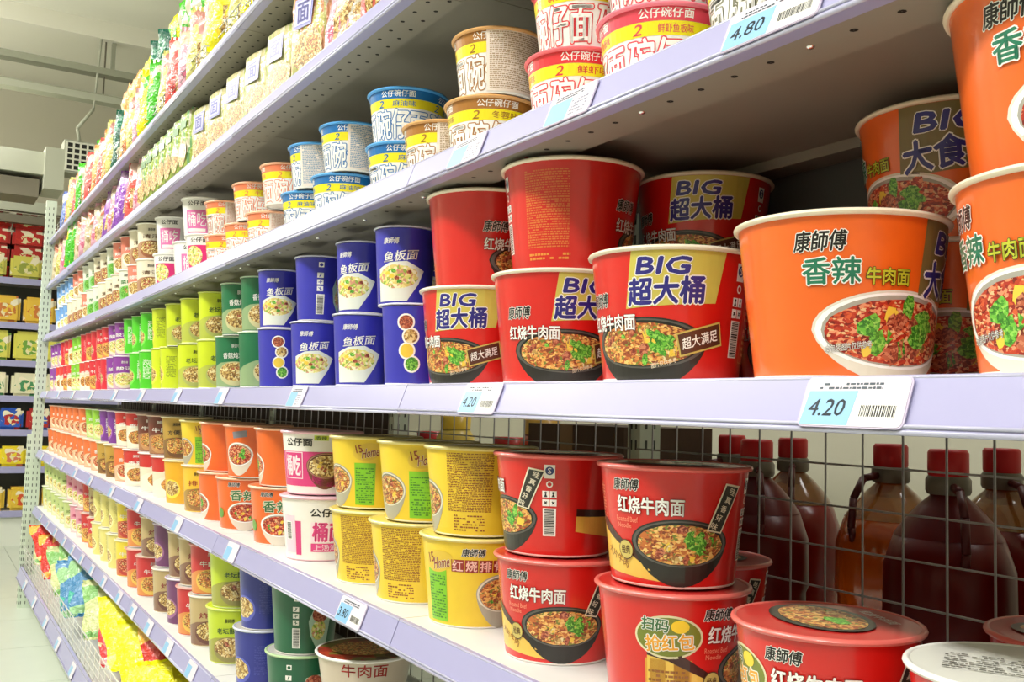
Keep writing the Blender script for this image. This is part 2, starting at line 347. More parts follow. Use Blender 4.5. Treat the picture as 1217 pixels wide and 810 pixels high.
def k_yellow(style):
    prs = []; br = ink((150, 84, 30))
    tb = lambda x: Print().lines(x-3.0, 3.2, 6.0, 7.4, br, .22, 1, .95).lines(x-2.2, .8, 4.4, 2.0, br, .36, 1, .7)
    def green(x): return Print().rect(x, 3.9, 3.4, 6.6, ink((130, 200, 30)), 1).lines(x-1.5, .9, 3.0, 5.6, ink((70, 130, 30)), .35, 2, .7)
    def logo(x, y):
        p = Print(); p.ell(x, y, 2.3, 1.35, ink((226, 190, 60)), 2, rot=12); p.text('15', x-1.3, y+.4, 1.0, 1.2, ink((150, 60, 30)), 3, .03, rot=12); p.text('Home', x+.5, y-.1, 2.6, 1.4, ink((150, 60, 30)), 3, .02, ink(CREAM), .03, rot=12, shear=.3); return p
    def pic(x): return bowl_pic(x, 4.4, 3.6, 2.5, (176, 170, 150), soup_brown, 12, False)
    if style == 'text': prs = [('ingredients_text', tb(0)), ('bowl_picture', pic(-7.5)), ('green_panel', green(9))]; d = 'yellow noodle bucket covered in brown text'
    elif style == 'green': prs = [('green_panel', green(1.6)), ('round_logo', logo(2.0, 9.0)), ('bowl_picture', pic(-4.2)), ('ingredients_text', tb(8.5))]; d = 'yellow noodle bucket with green panel'
    else:
        t = Print(); brand(t, .4, 9.6, 2.8, 1.0); 
        for i, ch in enumerate('红烧排骨'): t.rect(-1.6+1.75*i, 7.9, 1.65, 1.55, ink((150, 40, 30)), 2); t.text(ch, -1.6+1.75*i, 7.9, 1.35, 1.3, ink((250, 200, 190)), 3, .03)
        prs = [('lettering', t), ('round_logo', logo(-4.4, 8.2)), ('green_panel', green(-4.9)), ('bowl_picture', pic(4.4))]; d = 'yellow noodle bucket with red squared lettering'
    return vessel('noodle_bucket', d, 'noodle bucket', RB, RT, RH, yellow, (238, 222, 140), prs, ink((236, 214, 110)), Print().ell(0, 0, 4, 3, noodle_tan, 1))
for s_ in ('text', 'green', 'front'): K['yel'+s_] = k_yellow(s_)
PINK = (222, 60, 130)
def k_pink(style):
    wh = mat('white_paper', (244, 240, 234), .4, coat=.4, grain=.06); p = Print(); t = Print(); pk = ink(PINK)
    if style == 'low':
        p.rect(-4.8, 4.6, 3.0, 6.6, ink((246, 210, 224)), 1).rect(-2.6, 4.0, 1.2, 6.0, pk, 2).barcode(-4.9, 5.2, 1.6, 3.2)
        t.text('公仔面', 2.6, 8.6, 5.6, 1.4, ink(BLACK), 3, .04); t.rect(3.4, 5.1, 7.0, 3.6, ink((252, 226, 234)), 1).text('桶面', 3.0, 5.2, 5.6, 3.3, pk, 2, .05); t.rect(3.4, 2.4, 7, 1.5, pk, 1).text('上汤海鲜', 3.4, 2.4, 6, 1.1, ink((252, 226, 234)), 2, .01)
        prs = [('barcode_panel', p), ('lettering', t)]; d = 'white and pink noodle bucket with large lettering'
    else:
        p.rect(0, 4.6, 14, 6.2, pk, 1); pic = bowl_pic(3.2, 5.2, 3.6, 2.4, (120, 70, 50), noodle_tan, 10, False)
        t.text('公仔面', -2.0, 9.4, 5.4, 1.4, ink(BLACK), 3, .04); t.rect(-3.4, 5.2, 4.6, 4.8, ink((252, 232, 240)), 2).rect(-3.4, 5.2, 4.3, 4.5, pk, 3).text('桶吃', -3.4, 5.2, 3.6, 3.6, ink((252, 232, 240)), 4, .03)
        t.rect(2.2, 10.2, 2.4, .9, ink((200, 220, 60)), 2).text('香辣', 2.2, 10.2, 1.8, .7, ink((60, 90, 30)), 3)
        prs = [('pink_panel', p), ('bowl_picture', pic), ('lettering', t)]; d = 'white and pink noodle bucket with bowl picture'
    return vessel('noodle_bucket', d, 'noodle bucket', RB, RT, RH, wh, (240, 190, 204), prs, ink((240, 200, 210)), foot=(240, 190, 204))
K['pinklow'] = k_pink('low'); K['pinkpic'] = k_pink('pic')
def k_orange(style):
    t = Print(); t.text('香辣', .5, 7.6, 5.6, 2.2, ink((60, 120, 70)), 9, .03, ink(CREAM), .05); t.text('牛', 4.7, 7.5, 1.8, 1.9, ink((226, 220, 90)), 9, .03, ink((60, 80, 30)), .05); brand(t, -1.5, 9.9, 2.6, .9)
    t.ell(-5.6, 3.6, 1.1, 1.1, ink((110, 160, 60)), 9)
    pic = bowl_pic(1.0, 3.9, 4.2, 2.3, (226, 216, 200), soup_red, 16, style == 'side'); m = Print().marks(8.4, 10.4)
    if style == 'side': t = Print().rect(-3.5, 9.3, 3.4, 1.4, ink((130, 130, 140)), 2, 8); pic = bowl_pic(-4.0, 5.0, 3.6, 2.6, (226, 216, 200), soup_red, 12); m = Print().marks(3.2, 10.0)
    if style == 'plain': pic = bowl_pic(-9, 4, 4, 2.4, (226, 216, 200), soup_red, 8); t = Print().lines(1.5, 2, 3, 7, ink((250, 190, 130)), .3, 1, .7); m = Print().marks(12, 10)
    return vessel('noodle_bucket', {'front': 'orange noodle bucket with green lettering', 'side': 'orange noodle bucket turned to its barcode', 'plain': 'orange noodle bucket showing its plain side'}[style], 'noodle bucket', RB, RT, RH, orange, (246, 190, 150), [('bowl_picture', pic), ('lettering', t), ('side_marks', m)], ink((236, 130, 80)))
for s_ in ('front', 'side', 'plain'): K['or'+s_] = k_orange(s_)
# tall cups
CB, CT, CH = .039, .0475, .118
def k_tall(key, c, rimc, style, title, soup, desc, bowlc=(232, 236, 226), topc=None, H=CH, s=1.0, name='noodle_cup', cat='noodle cup', tc=WHITE):
    body = mat('paper_%s' % key, c, .4, coat=.5, grain=.08, gscale=30); prs = []; t = Print(); w = ink(tc)
    if style == 'front':
        pts = [(-4.2, 5.4), (-2.0, 6.3), (.6, 6.5), (3.4, 5.2), (2.6, 3.2), (.8, .6), (-4.2, .5)]
        p = Print().poly(pts, ink(bowlc), 1).ell(-.8, 4.2, 3.3, 1.7, soup, 2, jit=.06)
        for i in range(6): p.ell(random.uniform(-2.6, 1.2), random.uniform(3.4, 5), .42, .3, random.choice([leafy, egg, meat]), 3, 8, jit=.25)
        t.text(title, -.4, 7.3, 5.2, 1.5, w, 4, .02, shear=.25, rot=6); t.text('康師傅', -1.8, 9.5, 2.4, .9, w, 4, .02, shear=.15)
        prs = [('bowl_picture', p), ('lettering', t)]
    elif style == 'circles':
        p = Print()
        for (x, y, m) in ((-.6, 9.0, meat), (.1, 7.0, noodle_tan), (-.4, 4.9, egg), (.4, 3.0, leafy)): p.ell(x, y, 1.25, 1.25, w, 1, 18).ell(x, y, 1.0, 1.0, m, 2, 16)
        prs = [('ingredient_pictures', p)]
    elif style == 'side':
        p = Print(); p.rect(0, 10.1, .9, .9, w, 1).ell(0, 10.1, .3, .3, ink(c), 2)
        for i, ch in enumerate('公包品'): p.rect(-.1, 8.2-1.2*i, 1.1, .9, w, 1).rect(-.1, 8.2-1.2*i, .7, .12, ink(c), 2, 50-40*i).rect(-.1, 8.2-1.2*i, .12, .6, ink(c), 2)
        p.barcode(0, 3.0, 1.5, 3.6, 1); q = Print().poly([(2.2, 6.0), (3.0, 8.2), (5.5, 8.6), (6.5, 6), (6, 1), (4.2, .6), (2.6, 3.5)], ink((180, 210, 190)), 1).ell(4.4, 7.2, 1.6, 1.4, meat, 2).ell(4.2, 4.4, 1.4, 1.8, noodle_pale, 2)
        prs = [('side_marks', p), ('bowl_picture', q)]
    elif style == 'pic':
        p = Print().poly([(-11, .4), (11, .4), (11, 2.0), (6.5, 4.9), (3.5, 5.9), (0, 6.1), (-3.5, 5.7), (-6.5, 4.6), (-11, 2.2)], ink(tuple((u*2+v)//3 for u, v in zip(bowlc, c))), 0).ell(0, 3.3, 4.0, 2.7, ink(bowlc), 1).ell(0, 3.7, 3.6, 2.1, soup, 2, jit=.05)
        for i in range(7): p.ell(random.uniform(-2, 2), random.uniform(3, 4.8), .45, .4, random.choice([meat, soup, noodle_tan]), 3, 8, jit=.25)
        t.text(title, 0, 7.4, 5.6, 1.3, w, 4, .02, rot=3); t.text('康師傅', 0, 9.6, 2.0, .9, ink(BLACK) if tc != WHITE else w, 4, .01); prs = [('bowl_picture', p), ('lettering', t)]
    elif style == 'plain': prs = [('side_marks', Print().lines(-1.4, 3.4, 2.8, 5.8, w, .35, 1, .8)), ('bowl_picture', Print().ell(-5.2, 4, 3.0, 2.6, ink(tuple(min(255, v+50) for v in c)), 1).ell(-5.2, 4.2, 2.6, 2.0, noodle_tan, 2, jit=.06).ell(5.4, 4, 3.0, 2.6, ink(tuple(min(255, v+50) for v in c)), 1).ell(5.4, 4.2, 2.6, 2.0, noodle_pale, 2, jit=.06))]
    band = (H*.62, mat('paper_%s_top' % key, topc, .4, coat=.5)) if topc else None
    return vessel(name, desc, cat, CB*s, CT*s, H, body, rimc, prs, n=32, band=band, lidc=ink(c) if key.startswith('lime') else None)
BL = (52, 52, 178)
K['bluef'] = k_tall('blue', BL, (214, 214, 232), 'front', '鱼板面', noodle_pale, 'blue noodle cup with tilted bowl picture')
K['bluec'] = k_tall('blue', BL, (214, 214, 232), 'circles', '', None, 'blue noodle cup with four ingredient circles')
K['blues'] = k_tall('blue', BL, (214, 214, 232), 'side', '', None, 'blue noodle cup turned to its barcode')
K['green'] = k_tall('darkgreen', (20, 112, 70), (190, 214, 180), 'pic', '香菇炖鸡面', noodle_tan, 'dark green noodle cup', (206, 200, 150))
K['lime'] = k_tall('lime', (206, 222, 30), (226, 236, 120), 'pic', '老坛酸菜', noodle_tan, 'yellow-green noodle cup with bowl picture', (170, 176, 100), tc=(60, 90, 40))
K['limep'] = k_tall('limeplain', (206, 222, 30), (226, 236, 120), 'plain', '', None, 'plain yellow-green noodle cup', tc=(120, 140, 40))
K['bright'] = k_tall('brightgreen', (76, 200, 34), (180, 230, 150), 'plain', '', None, 'bright green noodle cup')
K['purple'] = k_tall('purple', (140, 60, 160), (226, 206, 232), 'pic', '酸汤', noodle_pale, 'purple noodle cup', (230, 220, 200))
K['redc'] = k_tall('redcup', (214, 40, 60), (240, 190, 190), 'pic', '牛肉面', soup_brown, 'small red noodle cup', (236, 190, 90))
K['redp'] = k_tall('redcup', (214, 40, 60), (240, 190, 190), 'plain', '', None, 'small plain red noodle cup', tc=(240, 160, 160))
K['limew'] = k_tall('leafgreen', (130, 200, 50), (220, 236, 190), 'pic', '鸡汤', noodle_pale, 'leaf green noodle cup', (236, 232, 190))
K['redw'] = k_tall('redwhite', (232, 214, 190), (246, 220, 214), 'pic', '香辣', soup_brown, 'cream noodle cup with red top', (246, 240, 220), (214, 60, 60))
K['orc'] = k_tall('orangecup', (232, 112, 54), (246, 206, 180), 'pic', '香辣面', soup_red, 'small orange noodle cup', (240, 226, 200))
# bucket-size cups built from the same function, scaled
SB = RT/CT
K['orb'] = k_tall('orangebucket', (232, 116, 60), (246, 206, 180), 'pic', '香辣面', soup_red, 'faded orange noodle bucket', (240, 226, 200), s=1.42, name='noodle_bucket', cat='noodle bucket')
K['strb'] = k_tall('tan', (190, 150, 60), (240, 224, 180), 'pic', '方便面', soup_brown, 'tan noodle bucket with striped lettering', (110, 70, 40), s=1.42, name='noodle_bucket', cat='noodle bucket', tc=(60, 50, 40))
K['darkb'] = k_tall('darkbrown', (116, 52, 40), (224, 190, 170), 'pic', '牛腩', soup_brown, 'dark brown noodle bucket', (200, 150, 100), s=1.3, name='noodle_bucket', cat='noodle bucket')
K['redwb'] = k_tall('redwhiteb', (238, 226, 200), (246, 220, 214), 'pic', '香辣', soup_brown, 'white noodle bucket with red top', (246, 240, 220), (206, 44, 44), s=1.35, name='noodle_bucket', cat='noodle bucket')
K['limeb'] = k_tall('limebucket', (150, 206, 60), (226, 236, 200), 'pic', '鸡汤', noodle_pale, 'leaf green noodle bucket', (236, 232, 190), s=1.35, name='noodle_bucket', cat='noodle bucket')
K['purb'] = k_tall('purplebucket', (120, 50, 150), (226, 206, 232), 'plain', '', None, 'purple noodle bucket', s=1.35, name='noodle_bucket', cat='noodle bucket')
K['yelb'] = k_tall('yellowbucket', (238, 176, 30), (244, 226, 150), 'plain', '', None, 'amber noodle bucket', s=1.42, name='noodle_bucket', cat='noodle bucket', tc=(170, 90, 30))
K['yelo'] = k_tall('yellowbucket2', (244, 196, 50), (246, 206, 150), 'pic', '排骨', soup_brown, 'golden noodle bucket with bowl picture', (150, 110, 60), s=1.42, name='noodle_bucket', cat='noodle bucket', tc=(170, 60, 30))
K['cream'] = k_tall('palecream', (232, 220, 130), (240, 236, 180), 'plain', '', None, 'pale yellow noodle cup', s=1.25, tc=(190, 180, 110))
K['yelt'] = k_tall('palecreamred', (240, 216, 60), (240, 236, 180), 'pic', '牛肉', soup_red, 'yellow noodle cup with red picture', (190, 60, 50), s=1.25)
K['violet'] = k_tall('violet', (116, 60, 110), (226, 206, 226), 'plain', '', None, 'dusky violet noodle cup', s=1.1, tc=(116, 60, 112))
K['tancup'] = k_tall('tanred', (196, 170, 120), (236, 220, 200), 'pic', '炸酱', noodle_tan, 'tan noodle cup with brown picture', (110, 66, 60), s=1.1, tc=(150, 50, 50))
K['redt'] = k_tall('redtaller', (206, 44, 50), (236, 150, 140), 'pic', '牛肉面', soup_brown, 'red noodle cup with food picture', (236, 196, 90), s=1.1)
K['paleg'] = k_tall('palegreen', (190, 206, 130), (226, 232, 200), 'pic', '鸡汤', noodle_pale, 'pale green noodle cup', (236, 232, 200), s=1.25, tc=(90, 120, 50))
K['pinkc'] = k_tall('pinkcup', (224, 150, 170), (244, 210, 220), 'pic', '海鲜', noodle_pale, 'pink noodle cup', (246, 236, 220), s=1.1, tc=(190, 40, 100))
K['limebig'] = k_tall('limebig', (200, 220, 40), (216, 236, 90), 'pic', '老坛酸菜', noodle_tan, 'wide yellow-green noodle cup', (150, 140, 80), s=1.32, tc=(50, 90, 40), H=.122)
K['bluebig'] = k_tall('bluebig', (46, 52, 150), (206, 210, 226), 'plain', '', None, 'dark blue noodle cup', s=1.2, tc=(70, 76, 170), H=.122)
K['greenbig'] = k_tall('greenbig', (22, 96, 62), (176, 206, 150), 'side', '', None, 'dark green noodle cup with white side marks', s=1.35, H=.122)
K['film'] = vessel('noodle_bowl', 'white-rimmed noodle bowl under its film lid', 'noodle bowl', .062, .078, .088, ink((206, 190, 170)), WHITE, [('lettering', Print().text('牛肉面', 0, 7, 7, 2, ink((170, 30, 20)), 2))], food('lid_print', [(150, 40, 24), (120, 110, 40), (180, 60, 30), (90, 60, 30)], 60), Print().ell(0, 0, 5.6, 4.6, soup_brown, 1))
K['white'] = vessel('noodle_bucket', 'noodle bucket with a white film lid', 'noodle bucket', RB, RT, RH, red, WHITE, [('lettering', Print().text('香辣面', 0, 7, 7, 2, ink(WHITE), 2))], ink((226, 226, 216)), Print().lines(-5, -3, 9, 5, ink((90, 90, 80)), .6, 1, .7))
# mini bowls with band, flavour strip and large outlined lettering
MBR, MTR, MH = .052, .0635, .087
def k_mini(key, c, style, flavour, desc, s=1, rim=None):
    wh = mat('mini_white', (242, 240, 236), .38, coat=.5, grain=.05); cc = ink(c); d = tuple(int(v*.72) for v in c); p = Print(); C = 36
    P1 = Print(); P1.rect(0, 7.6, 36, 1.6, cc, 1); P2 = Print(); P2.rect(0, 6.05, 36, 1.45, ink((240, 224, 30)), 1); t = Print(); y = Print()
    for x0 in (-9.5, 0, 9.5):
        t.text('公仔碗仔面', x0-.4, 7.6, 5.4, 1.0, ink(WHITE), 2, .02)
        t.text('2', x0-3.2, 6.05, .9, 1.1, cc, 2, .02, shear=.3); t.text(flavour, x0+.6, 6.05, 3.6, .9, cc, 2, .01)
        t.text('碗仔面', x0, 2.85, 8.8, 4.6, ink(WHITE), 2, .02, cc, .032)
    if style == 'back':
        P3 = Print().rect(3.0, 4.3, 8.4, 8.0, ink((240, 226, 214)), 4).lines(-.8, .5, 7.6, 7.6, ink(tuple(int(v*.5+90) for v in c)), .26, 5, .95); prs = [('top_band', P1), ('flavour_strip', P2), ('lettering', t), ('ingredients_text', P3)]
    else: prs = [('top_band', P1), ('flavour_strip', P2), ('lettering', t)]
    return vessel('noodle_bowl', desc + (', text side out' if style == 'back' else ''), 'noodle bowl', MBR*s, MTR*s, MH, wh, rim or tuple(min(255, v+60) for v in c), prs, n=36)
for key, c, fl, nm in (('mblue', (20, 110, 180), '麻油味', 'small blue-white noodle bowl'), ('mbrown', (166, 110, 44), '冬蓉味', 'small brown-white noodle bowl'), ('mred', (222, 50, 60), '鲜虾味', 'small red-white noodle bowl'),
                       ('morange', (240, 130, 90), '牛肉味', 'small salmon-white noodle bowl')):
    K[key] = k_mini(key, c, 'front', fl, nm); K[key+'b'] = k_mini(key, c, 'back', fl, nm)
K['mbig'] = k_mini('mbig', (226, 70, 90), 'front', '鲜虾鱼板味', 'wide pink noodle bowl with yellow strip', 1.12)
K['mgrey'] = k_mini('mgrey', (120, 120, 96), 'front', '清炖味', 'small grey and white noodle bowl')
def k_minipink(style):
    pk = (232, 120, 180); wh = mat('mini_white', (242, 240, 236)); p = Print(); t = Print()
    t.text('公仔面', 0, 9.2, 5.0, 1.3, ink(BLACK), 2, .03)
    if style == 'sq': p.rect(0, 4.3, 6.4, 6.2, ink(pk), 1).text('桶吃', 0, 4.9, 5.4, 3.8, ink(WHITE), 2, .0).rect(0, 2.0, 5.2, .8, ink(WHITE), 2)
    else: p.rect(0, 5.0, 8, 5.8, ink((222, 40, 120)), 1).ell(-1.6, 5.0, 2.6, 2.7, noodle_pale, 2)
    return vessel('noodle_bucket', 'white noodle bucket with pink square' if style == 'sq' else 'pink noodle bucket with yellow food picture', 'noodle bucket', .05, .0615, .11, wh, WHITE, [('pink_square' if style == 'sq' else 'pink_panel', p), ('lettering', t)], n=36)
K['mpink'] = k_minipink('sq'); K['mpinkf'] = k_minipink('f')
K['mgreen'] = k_tall('mgreen', (226, 228, 210), (240, 240, 230), 'pic', '菜味', leafy, 'white noodle cup with green picture', (120, 190, 110), s=1.1, tc=(50, 130, 60))
K['mcoral'] = k_tall('mcoral', (236, 130, 110), (244, 220, 210), 'pic', '辣味', noodle_tan, 'coral noodle cup', (246, 236, 220), s=1.1)
K['mbl2'] = k_tall('mskyblue', (110, 160, 220), (226, 232, 240), 'pic', '海味', noodle_pale, 'sky blue noodle cup', (240, 240, 240), s=1.1)
K['mcream'] = k_tall('mcream', (236, 226, 200), (244, 240, 226), 'pic', '清汤', noodle_tan, 'cream noodle cup with tan picture', (150, 90, 60), s=1.1, tc=(110, 80, 60))

PLACED = []
SHN = {1: 'top shelf', 2: 'second shelf', 3: 'third shelf', 4: 'fourth shelf', 5: 'fifth shelf', 6: 'sixth shelf'}
def put(key, x, y, z, shelf, layer, a=0, row=1, tilt=0):
    k = K[key]; rz = math.atan2(-y, -x)+math.pi/2+R(a)
    o = k.place((x, y, z), rz); PLACED.append((k, shelf, layer, row, x, o)); return o
ORD = ['', 'first', 'second', 'third', 'fourth', 'fifth', 'sixth', 'seventh', 'eighth', 'ninth', 'tenth', 'eleventh', 'twelfth', 'thirteenth', 'fourteenth', 'fifteenth', 'sixteenth', 'seventeenth', 'eighteenth', 'nineteenth', 'twentieth']
def label_all():
    g = {}
    for k, sh, la, row, x, o in PLACED: g.setdefault((k.desc, sh, la, row), []).append((x, o, k))
    for (d, sh, la, row), L in g.items():
        L.sort(key=lambda t: -t[0])
        lay = la if row == 1 else la.split()[0]+', behind'
        for i, (x, o, k) in enumerate(L):
            lb = '%s, %s, %s' % (d, SHN[sh], lay)
            if len(L) > 1: lb += ', ' + (ORD[i+1] + ' from right' if i else 'nearest right')
            tag(o, lb, k.cat, '%ss on the %s' % (k.cat, SHN[sh]))

# ------------------------------------------------------------------ gondola structure
Z = {1: 1.953, 2: 1.711, 3: 1.4315, 4: 1.131, 5: .822, 6: .527}
YF, YB = .56, .935; XJ = [.62, -.28, -1.18, -2.08, -2.98, -3.88, -4.78, -5.68]
underm = mat('shelf_underside_shaded', (150, 144, 132), .5, grain=.06, gscale=14)  # darker than the deck tops: shade under the shelves put into the colour
steel = mat('shelf_steel', (226, 226, 222), .45, grain=.05, gscale=12); stripm = mat('price_strip_plastic', (166, 164, 204), .35, coat=.2, grain=.03, gscale=8); clearl = mat('strip_lip_plastic', (200, 200, 226), .2, coat=.6)
holem = mat('hole_dark', (26, 22, 20), .8); screwm = mat('screw_head', (236, 236, 236), .2, metal=.9); backm = mat('back_panel_grey', (104, 108, 106), .4, grain=.06, gscale=6)
NB = ['nearest', 'first', 'second', 'third', 'fourth', 'fifth', 'sixth', 'seventh']
for s, zt in Z.items():
    for i in range(len(XJ)-1):
        x1, x0 = XJ[i], XJ[i+1]
        if s in (1, 2) and i < 1: pass
        r = empty('metal_shelf', ((x0+x1)/2, YF, zt)); hw = (x1-x0)/2-.001
        tag(r, 'white steel shelf with lilac price strip, %s, %s bay from right' % (SHN[s], ORD[i+1]), 'shelf', 'gondola shelves')
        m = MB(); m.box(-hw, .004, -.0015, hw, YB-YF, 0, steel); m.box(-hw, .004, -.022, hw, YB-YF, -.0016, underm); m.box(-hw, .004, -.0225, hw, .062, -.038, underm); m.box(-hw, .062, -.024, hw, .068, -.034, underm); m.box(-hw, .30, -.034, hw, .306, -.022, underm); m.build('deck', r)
        m = MB(); t = .0025
        P = [(.004, -.0003), (-.0015, -.0003), (-.0155, -.037), (-.012, -.0395), (.004, -.0395)]
        vs = [(x, y, z) for x in (-hw, hw) for y, z in P]; n = len(P)
        m.add(vs, [(j, (j+1) % n, (j+1) % n+n, j+n) for j in range(n)]+[tuple(range(n)), tuple(reversed(range(n, 2*n)))], stripm); ps = m.build('price_strip', r)
        m = MB()
        for (y, z, q) in ((-.0012, -.0022, .0016), (-.015, -.0345, .0015), (-.0142, -.0385, .0022)): m.tube((-hw, y, z), (hw, y, z), q, clearl, 6)
        m.build('strip_lip', ps)
        m = MB(); k = 0; x = -hw+.03
        while x < hw-.01:
            for yy in ((.026,) if s >= 3 else (.022, .046)):
                xx = x if yy < .04 else x+.02
                if k % 5 == 0 and s >= 3: m.lathe([(.0036, 0), (.0028, -.0014), (.0003, -.0018)], screwm, 8, c=(xx, yy, -.0381))
                else: m.lathe([(.0034, 0), (.0003, 0)], holem, 8, c=(xx, yy, -.03825))
            x += .042; k += 1
        tag(m.build('punched_holes', r), kind='stuff')
# tiers' back panels: solid above, wire grid below
for i in range(len(XJ)-1):
    x1, x0 = XJ[i], XJ[i+1]
    for s, (za, zb) in {'upper': (1.4135, 2.2), 'middle': (1.095, 1.413)}.items():
        r = MB(); r.box(x0+.012, YB+.002, za, x1-.012, YB+.008, zb, backm)
        o = r.build('back_panel'); tag(o, 'grey steel back panel of the %s tiers, %s bay from right' % (s, ORD[i+1]), 'panel', 'gondola back panels')
for i in range(3, len(XJ)-1):
    m = MB(); m.box(XJ[i+1]+.012, YB+.02, .2, XJ[i]-.012, YB+.026, 1.085, mat('added_dark_panel', (58, 44, 34), .7)); tag(m.build('back_panel'), 'added dark panel behind the wire grid, %s bay from right' % ORD[i+1], 'panel', 'added dark rear panels')  # added sheets; their dark colour gives the darkness behind the grid
wirem = mat('grid_wire', (158, 154, 148), .4, metal=.15)
for i in range(len(XJ)-1):
    x1, x0 = XJ[i], XJ[i+1]
    r = empty('wire_grid', (x0, YB+.005, .2)); tag(r, 'grey welded wire grid behind lower shelves, %s bay from right' % ORD[i+1], 'wire grid', 'wire grids behind the lower shelves')
    n = 17; vm = MB(); vm.tube((0, 0, 0), (0, 0, .885), .0014, wirem, 5); vme = vm.mesh('upright_wire'); hm = MB(); hm.tube((.01, .003, 0), (.89, .003, 0), .0014, wirem, 5); hme = hm.mesh('cross_wire')
    for k in range(n): link_mesh('upright_wire', vme, r, (-.003+.054*k, 0, 0))
    for k in range(18): link_mesh('cross_wire', hme, r, (0, 0, .0045+.0495*k))
# slotted posts
postm = mat('post_paint', (214, 226, 208), .4, grain=.05)
slotm = mat('slot_shade', (84, 92, 84), .8)
def post(x, y, z0, z1, w, label, d=.03):
    r = empty('slotted_post', (x, y, 0)); tag(r, label, 'post'); m = MB(); m.box(-d/2, -w/2, z0, d/2, w/2, z1, postm); m.build('post_body', r)
    m = MB(); z = z0+.02
    while z < z1-.03:
        for dy in (-w*.2, w*.2): m.box(d/2, dy-.002, z, d/2+.0006, dy+.002, z+.015, slotm); m.box(dy*.7-.002, -w/2-.0006, z, dy*.7+.002, -w/2, z+.015, slotm)
        z += .032
    tag(m.build('slots', r), kind='stuff')
post(-5.705, .55, 0, 2.15, .05, 'pale slotted steel post at the far end of the shelves', .04)
post(-5.705, .515, .0, .90, .022, 'short slotted steel post in front of the tall end post', .03)
for i, x in enumerate(XJ[1:-1]): post(x, YB+.03, 0, 2.2, .04, 'slotted steel post behind the shelves, %s from right' % ORD[i+1], .03)

# ------------------------------------------------------------------ fill the shelves
g = .012
def row(lst, s, layer, z, r, gap=g, rw=1):
    for it in lst:
        k, x = it[0], it[1]; a = it[2] if len(it) > 2 else random.uniform(-12, 12)-(20 if x < -1.6 else 0); rr = it[3] if len(it) > 3 else r
        put(k, x, YF+gap+rr+random.uniform(0, .003), z, s, layer, a, rw)
Z4 = Z[4]+.0005
row([('bigorange', -.342, -62), ('bigorange', -.549, 0), ('bigred', -.762, -2), ('bigred', -.962, 24), ('bigred', -1.163, -20)], 4, 'lower layer', Z4, .084)
row([('bigorange', -.345, -20), ('bigredb', -.950, 0), ('bigred', -1.150, 72)], 4, 'upper layer', Z4+.1265, .084)
for x, k, a in ((-.37, 'bigorange', -60), (-.56, 'bigorange', -40), (-.735, 'bigred', 10), (-.91, 'bigred', 0), (-1.085, 'bigred', 30)): put(k, x, YF+.012+.084*3+.005, Z4, 4, 'lower layer', a, 2)
put('bigred', -.905, YF+.012+.084*3+.005, Z4+.1265, 4, 'upper layer', 0, 2); put('bigorange', -.56, YF+.012+.084*3+.005, Z4+.1265, 4, 'upper layer', -82, 2)
row([('bluec', -1.297), ('bluef', -1.499, 0), ('bluef', -1.709, 0), ('bluec', -1.918, 0), ('green', -2.055, 35), ('green', -2.244, 0), ('lime', -2.42, 20), ('lime', -2.63, 5), ('limep', -2.84), ('limep', -2.965), ('bright', -3.155), ('bright', -3.312)], 4, 'lower layer', Z4, .0475)
row([('bluef', -1.334, -5), ('bluef', -1.500, -20), ('blues', -1.700, 0), ('bluef', -1.925, 0), ('green', -2.06, 10), ('green', -2.21, 0), ('lime', -2.43, 10), ('lime', -2.62, 20), ('lime', -2.80, 10), ('limep', -2.98), ('bright', -3.152), ('bright', -3.309), ('bright', -3.449)], 4, 'upper layer', Z4+.1185, .0475)
x = -3.62
for k1, k2 in (('purple', 'purple'), ('purple', 'purple'), ('redp', 'redc'), ('redp', 'redc'), ('redc', 'redp'), ('redw', 'redc'), ('redw', 'redp'), ('limew', 'limew'), ('limew', 'limew'), ('redw', 'redw'), ('redc', 'redc'), ('redw', 'redp'), ('redw', 'purple'), ('purple', 'purple'), ('purple', 'purple')):
    row([(k1, x)], 4, 'lower layer', Z4, .0475); row([(k2, x-.01)], 4, 'upper layer', Z4+.1185, .0475); x -= .138
for i in range(18): # second row glimpsed between the cups
    x = -1.42-.19*i; k = 'bluef' if x > -2.0 else 'green' if x > -2.3 else 'lime' if x > -3.0 else 'bright' if x > -3.5 else 'redc'
    put(k, x, YF+.012+.0475*3+.004, Z4, 4, 'lower layer', -30, 2)
    if x > -3.6: put(k, x, YF+.012+.0475*3+.004, Z4+.1185, 4, 'upper layer', -30, 2)
Z3 = Z[3]+.0005
row([('mgrey', -.628, 0, .0635), ('mbig', -.795, 5, .071), ('mred', -.942, 10), ('mbrown', -1.152, 12), ('mbrownb', -1.29, 0), ('mblue', -1.43, 0), ('mblue', -1.69, 0), ('mblue', -1.87, -20), ('morangeb', -2.12, 0), ('morange', -2.29, -10), ('morangeb', -2.48, 10)], 3, 'lower layer', Z3, .0635, .035)
row([('mpinkf', -2.64), ('mpink', -2.79, -8), ('mpinkf', -3.06, -26)], 3, 'lower layer', Z3, .0635, .02)
row([('mgrey', -.628, 0, .0635), ('mbig', -.79, -10, .071), ('mred', -.935, 60), ('mbrownb', -1.135, -5), ('mblue', -1.43, -12), ('mblueb', -1.66, 0), ('mblueb', -1.83, -30), ('morange', -2.02, 10), ('morange', -2.24, 0), ('morangeb', -2.49, 0)], 3, 'upper layer', Z3+.0875, .0635, .035)
row([('mpink', -2.71, -22), ('mpink', -3.05, -22)], 3, 'upper layer', Z3+.1105, .0635, .02)
x = -3.28
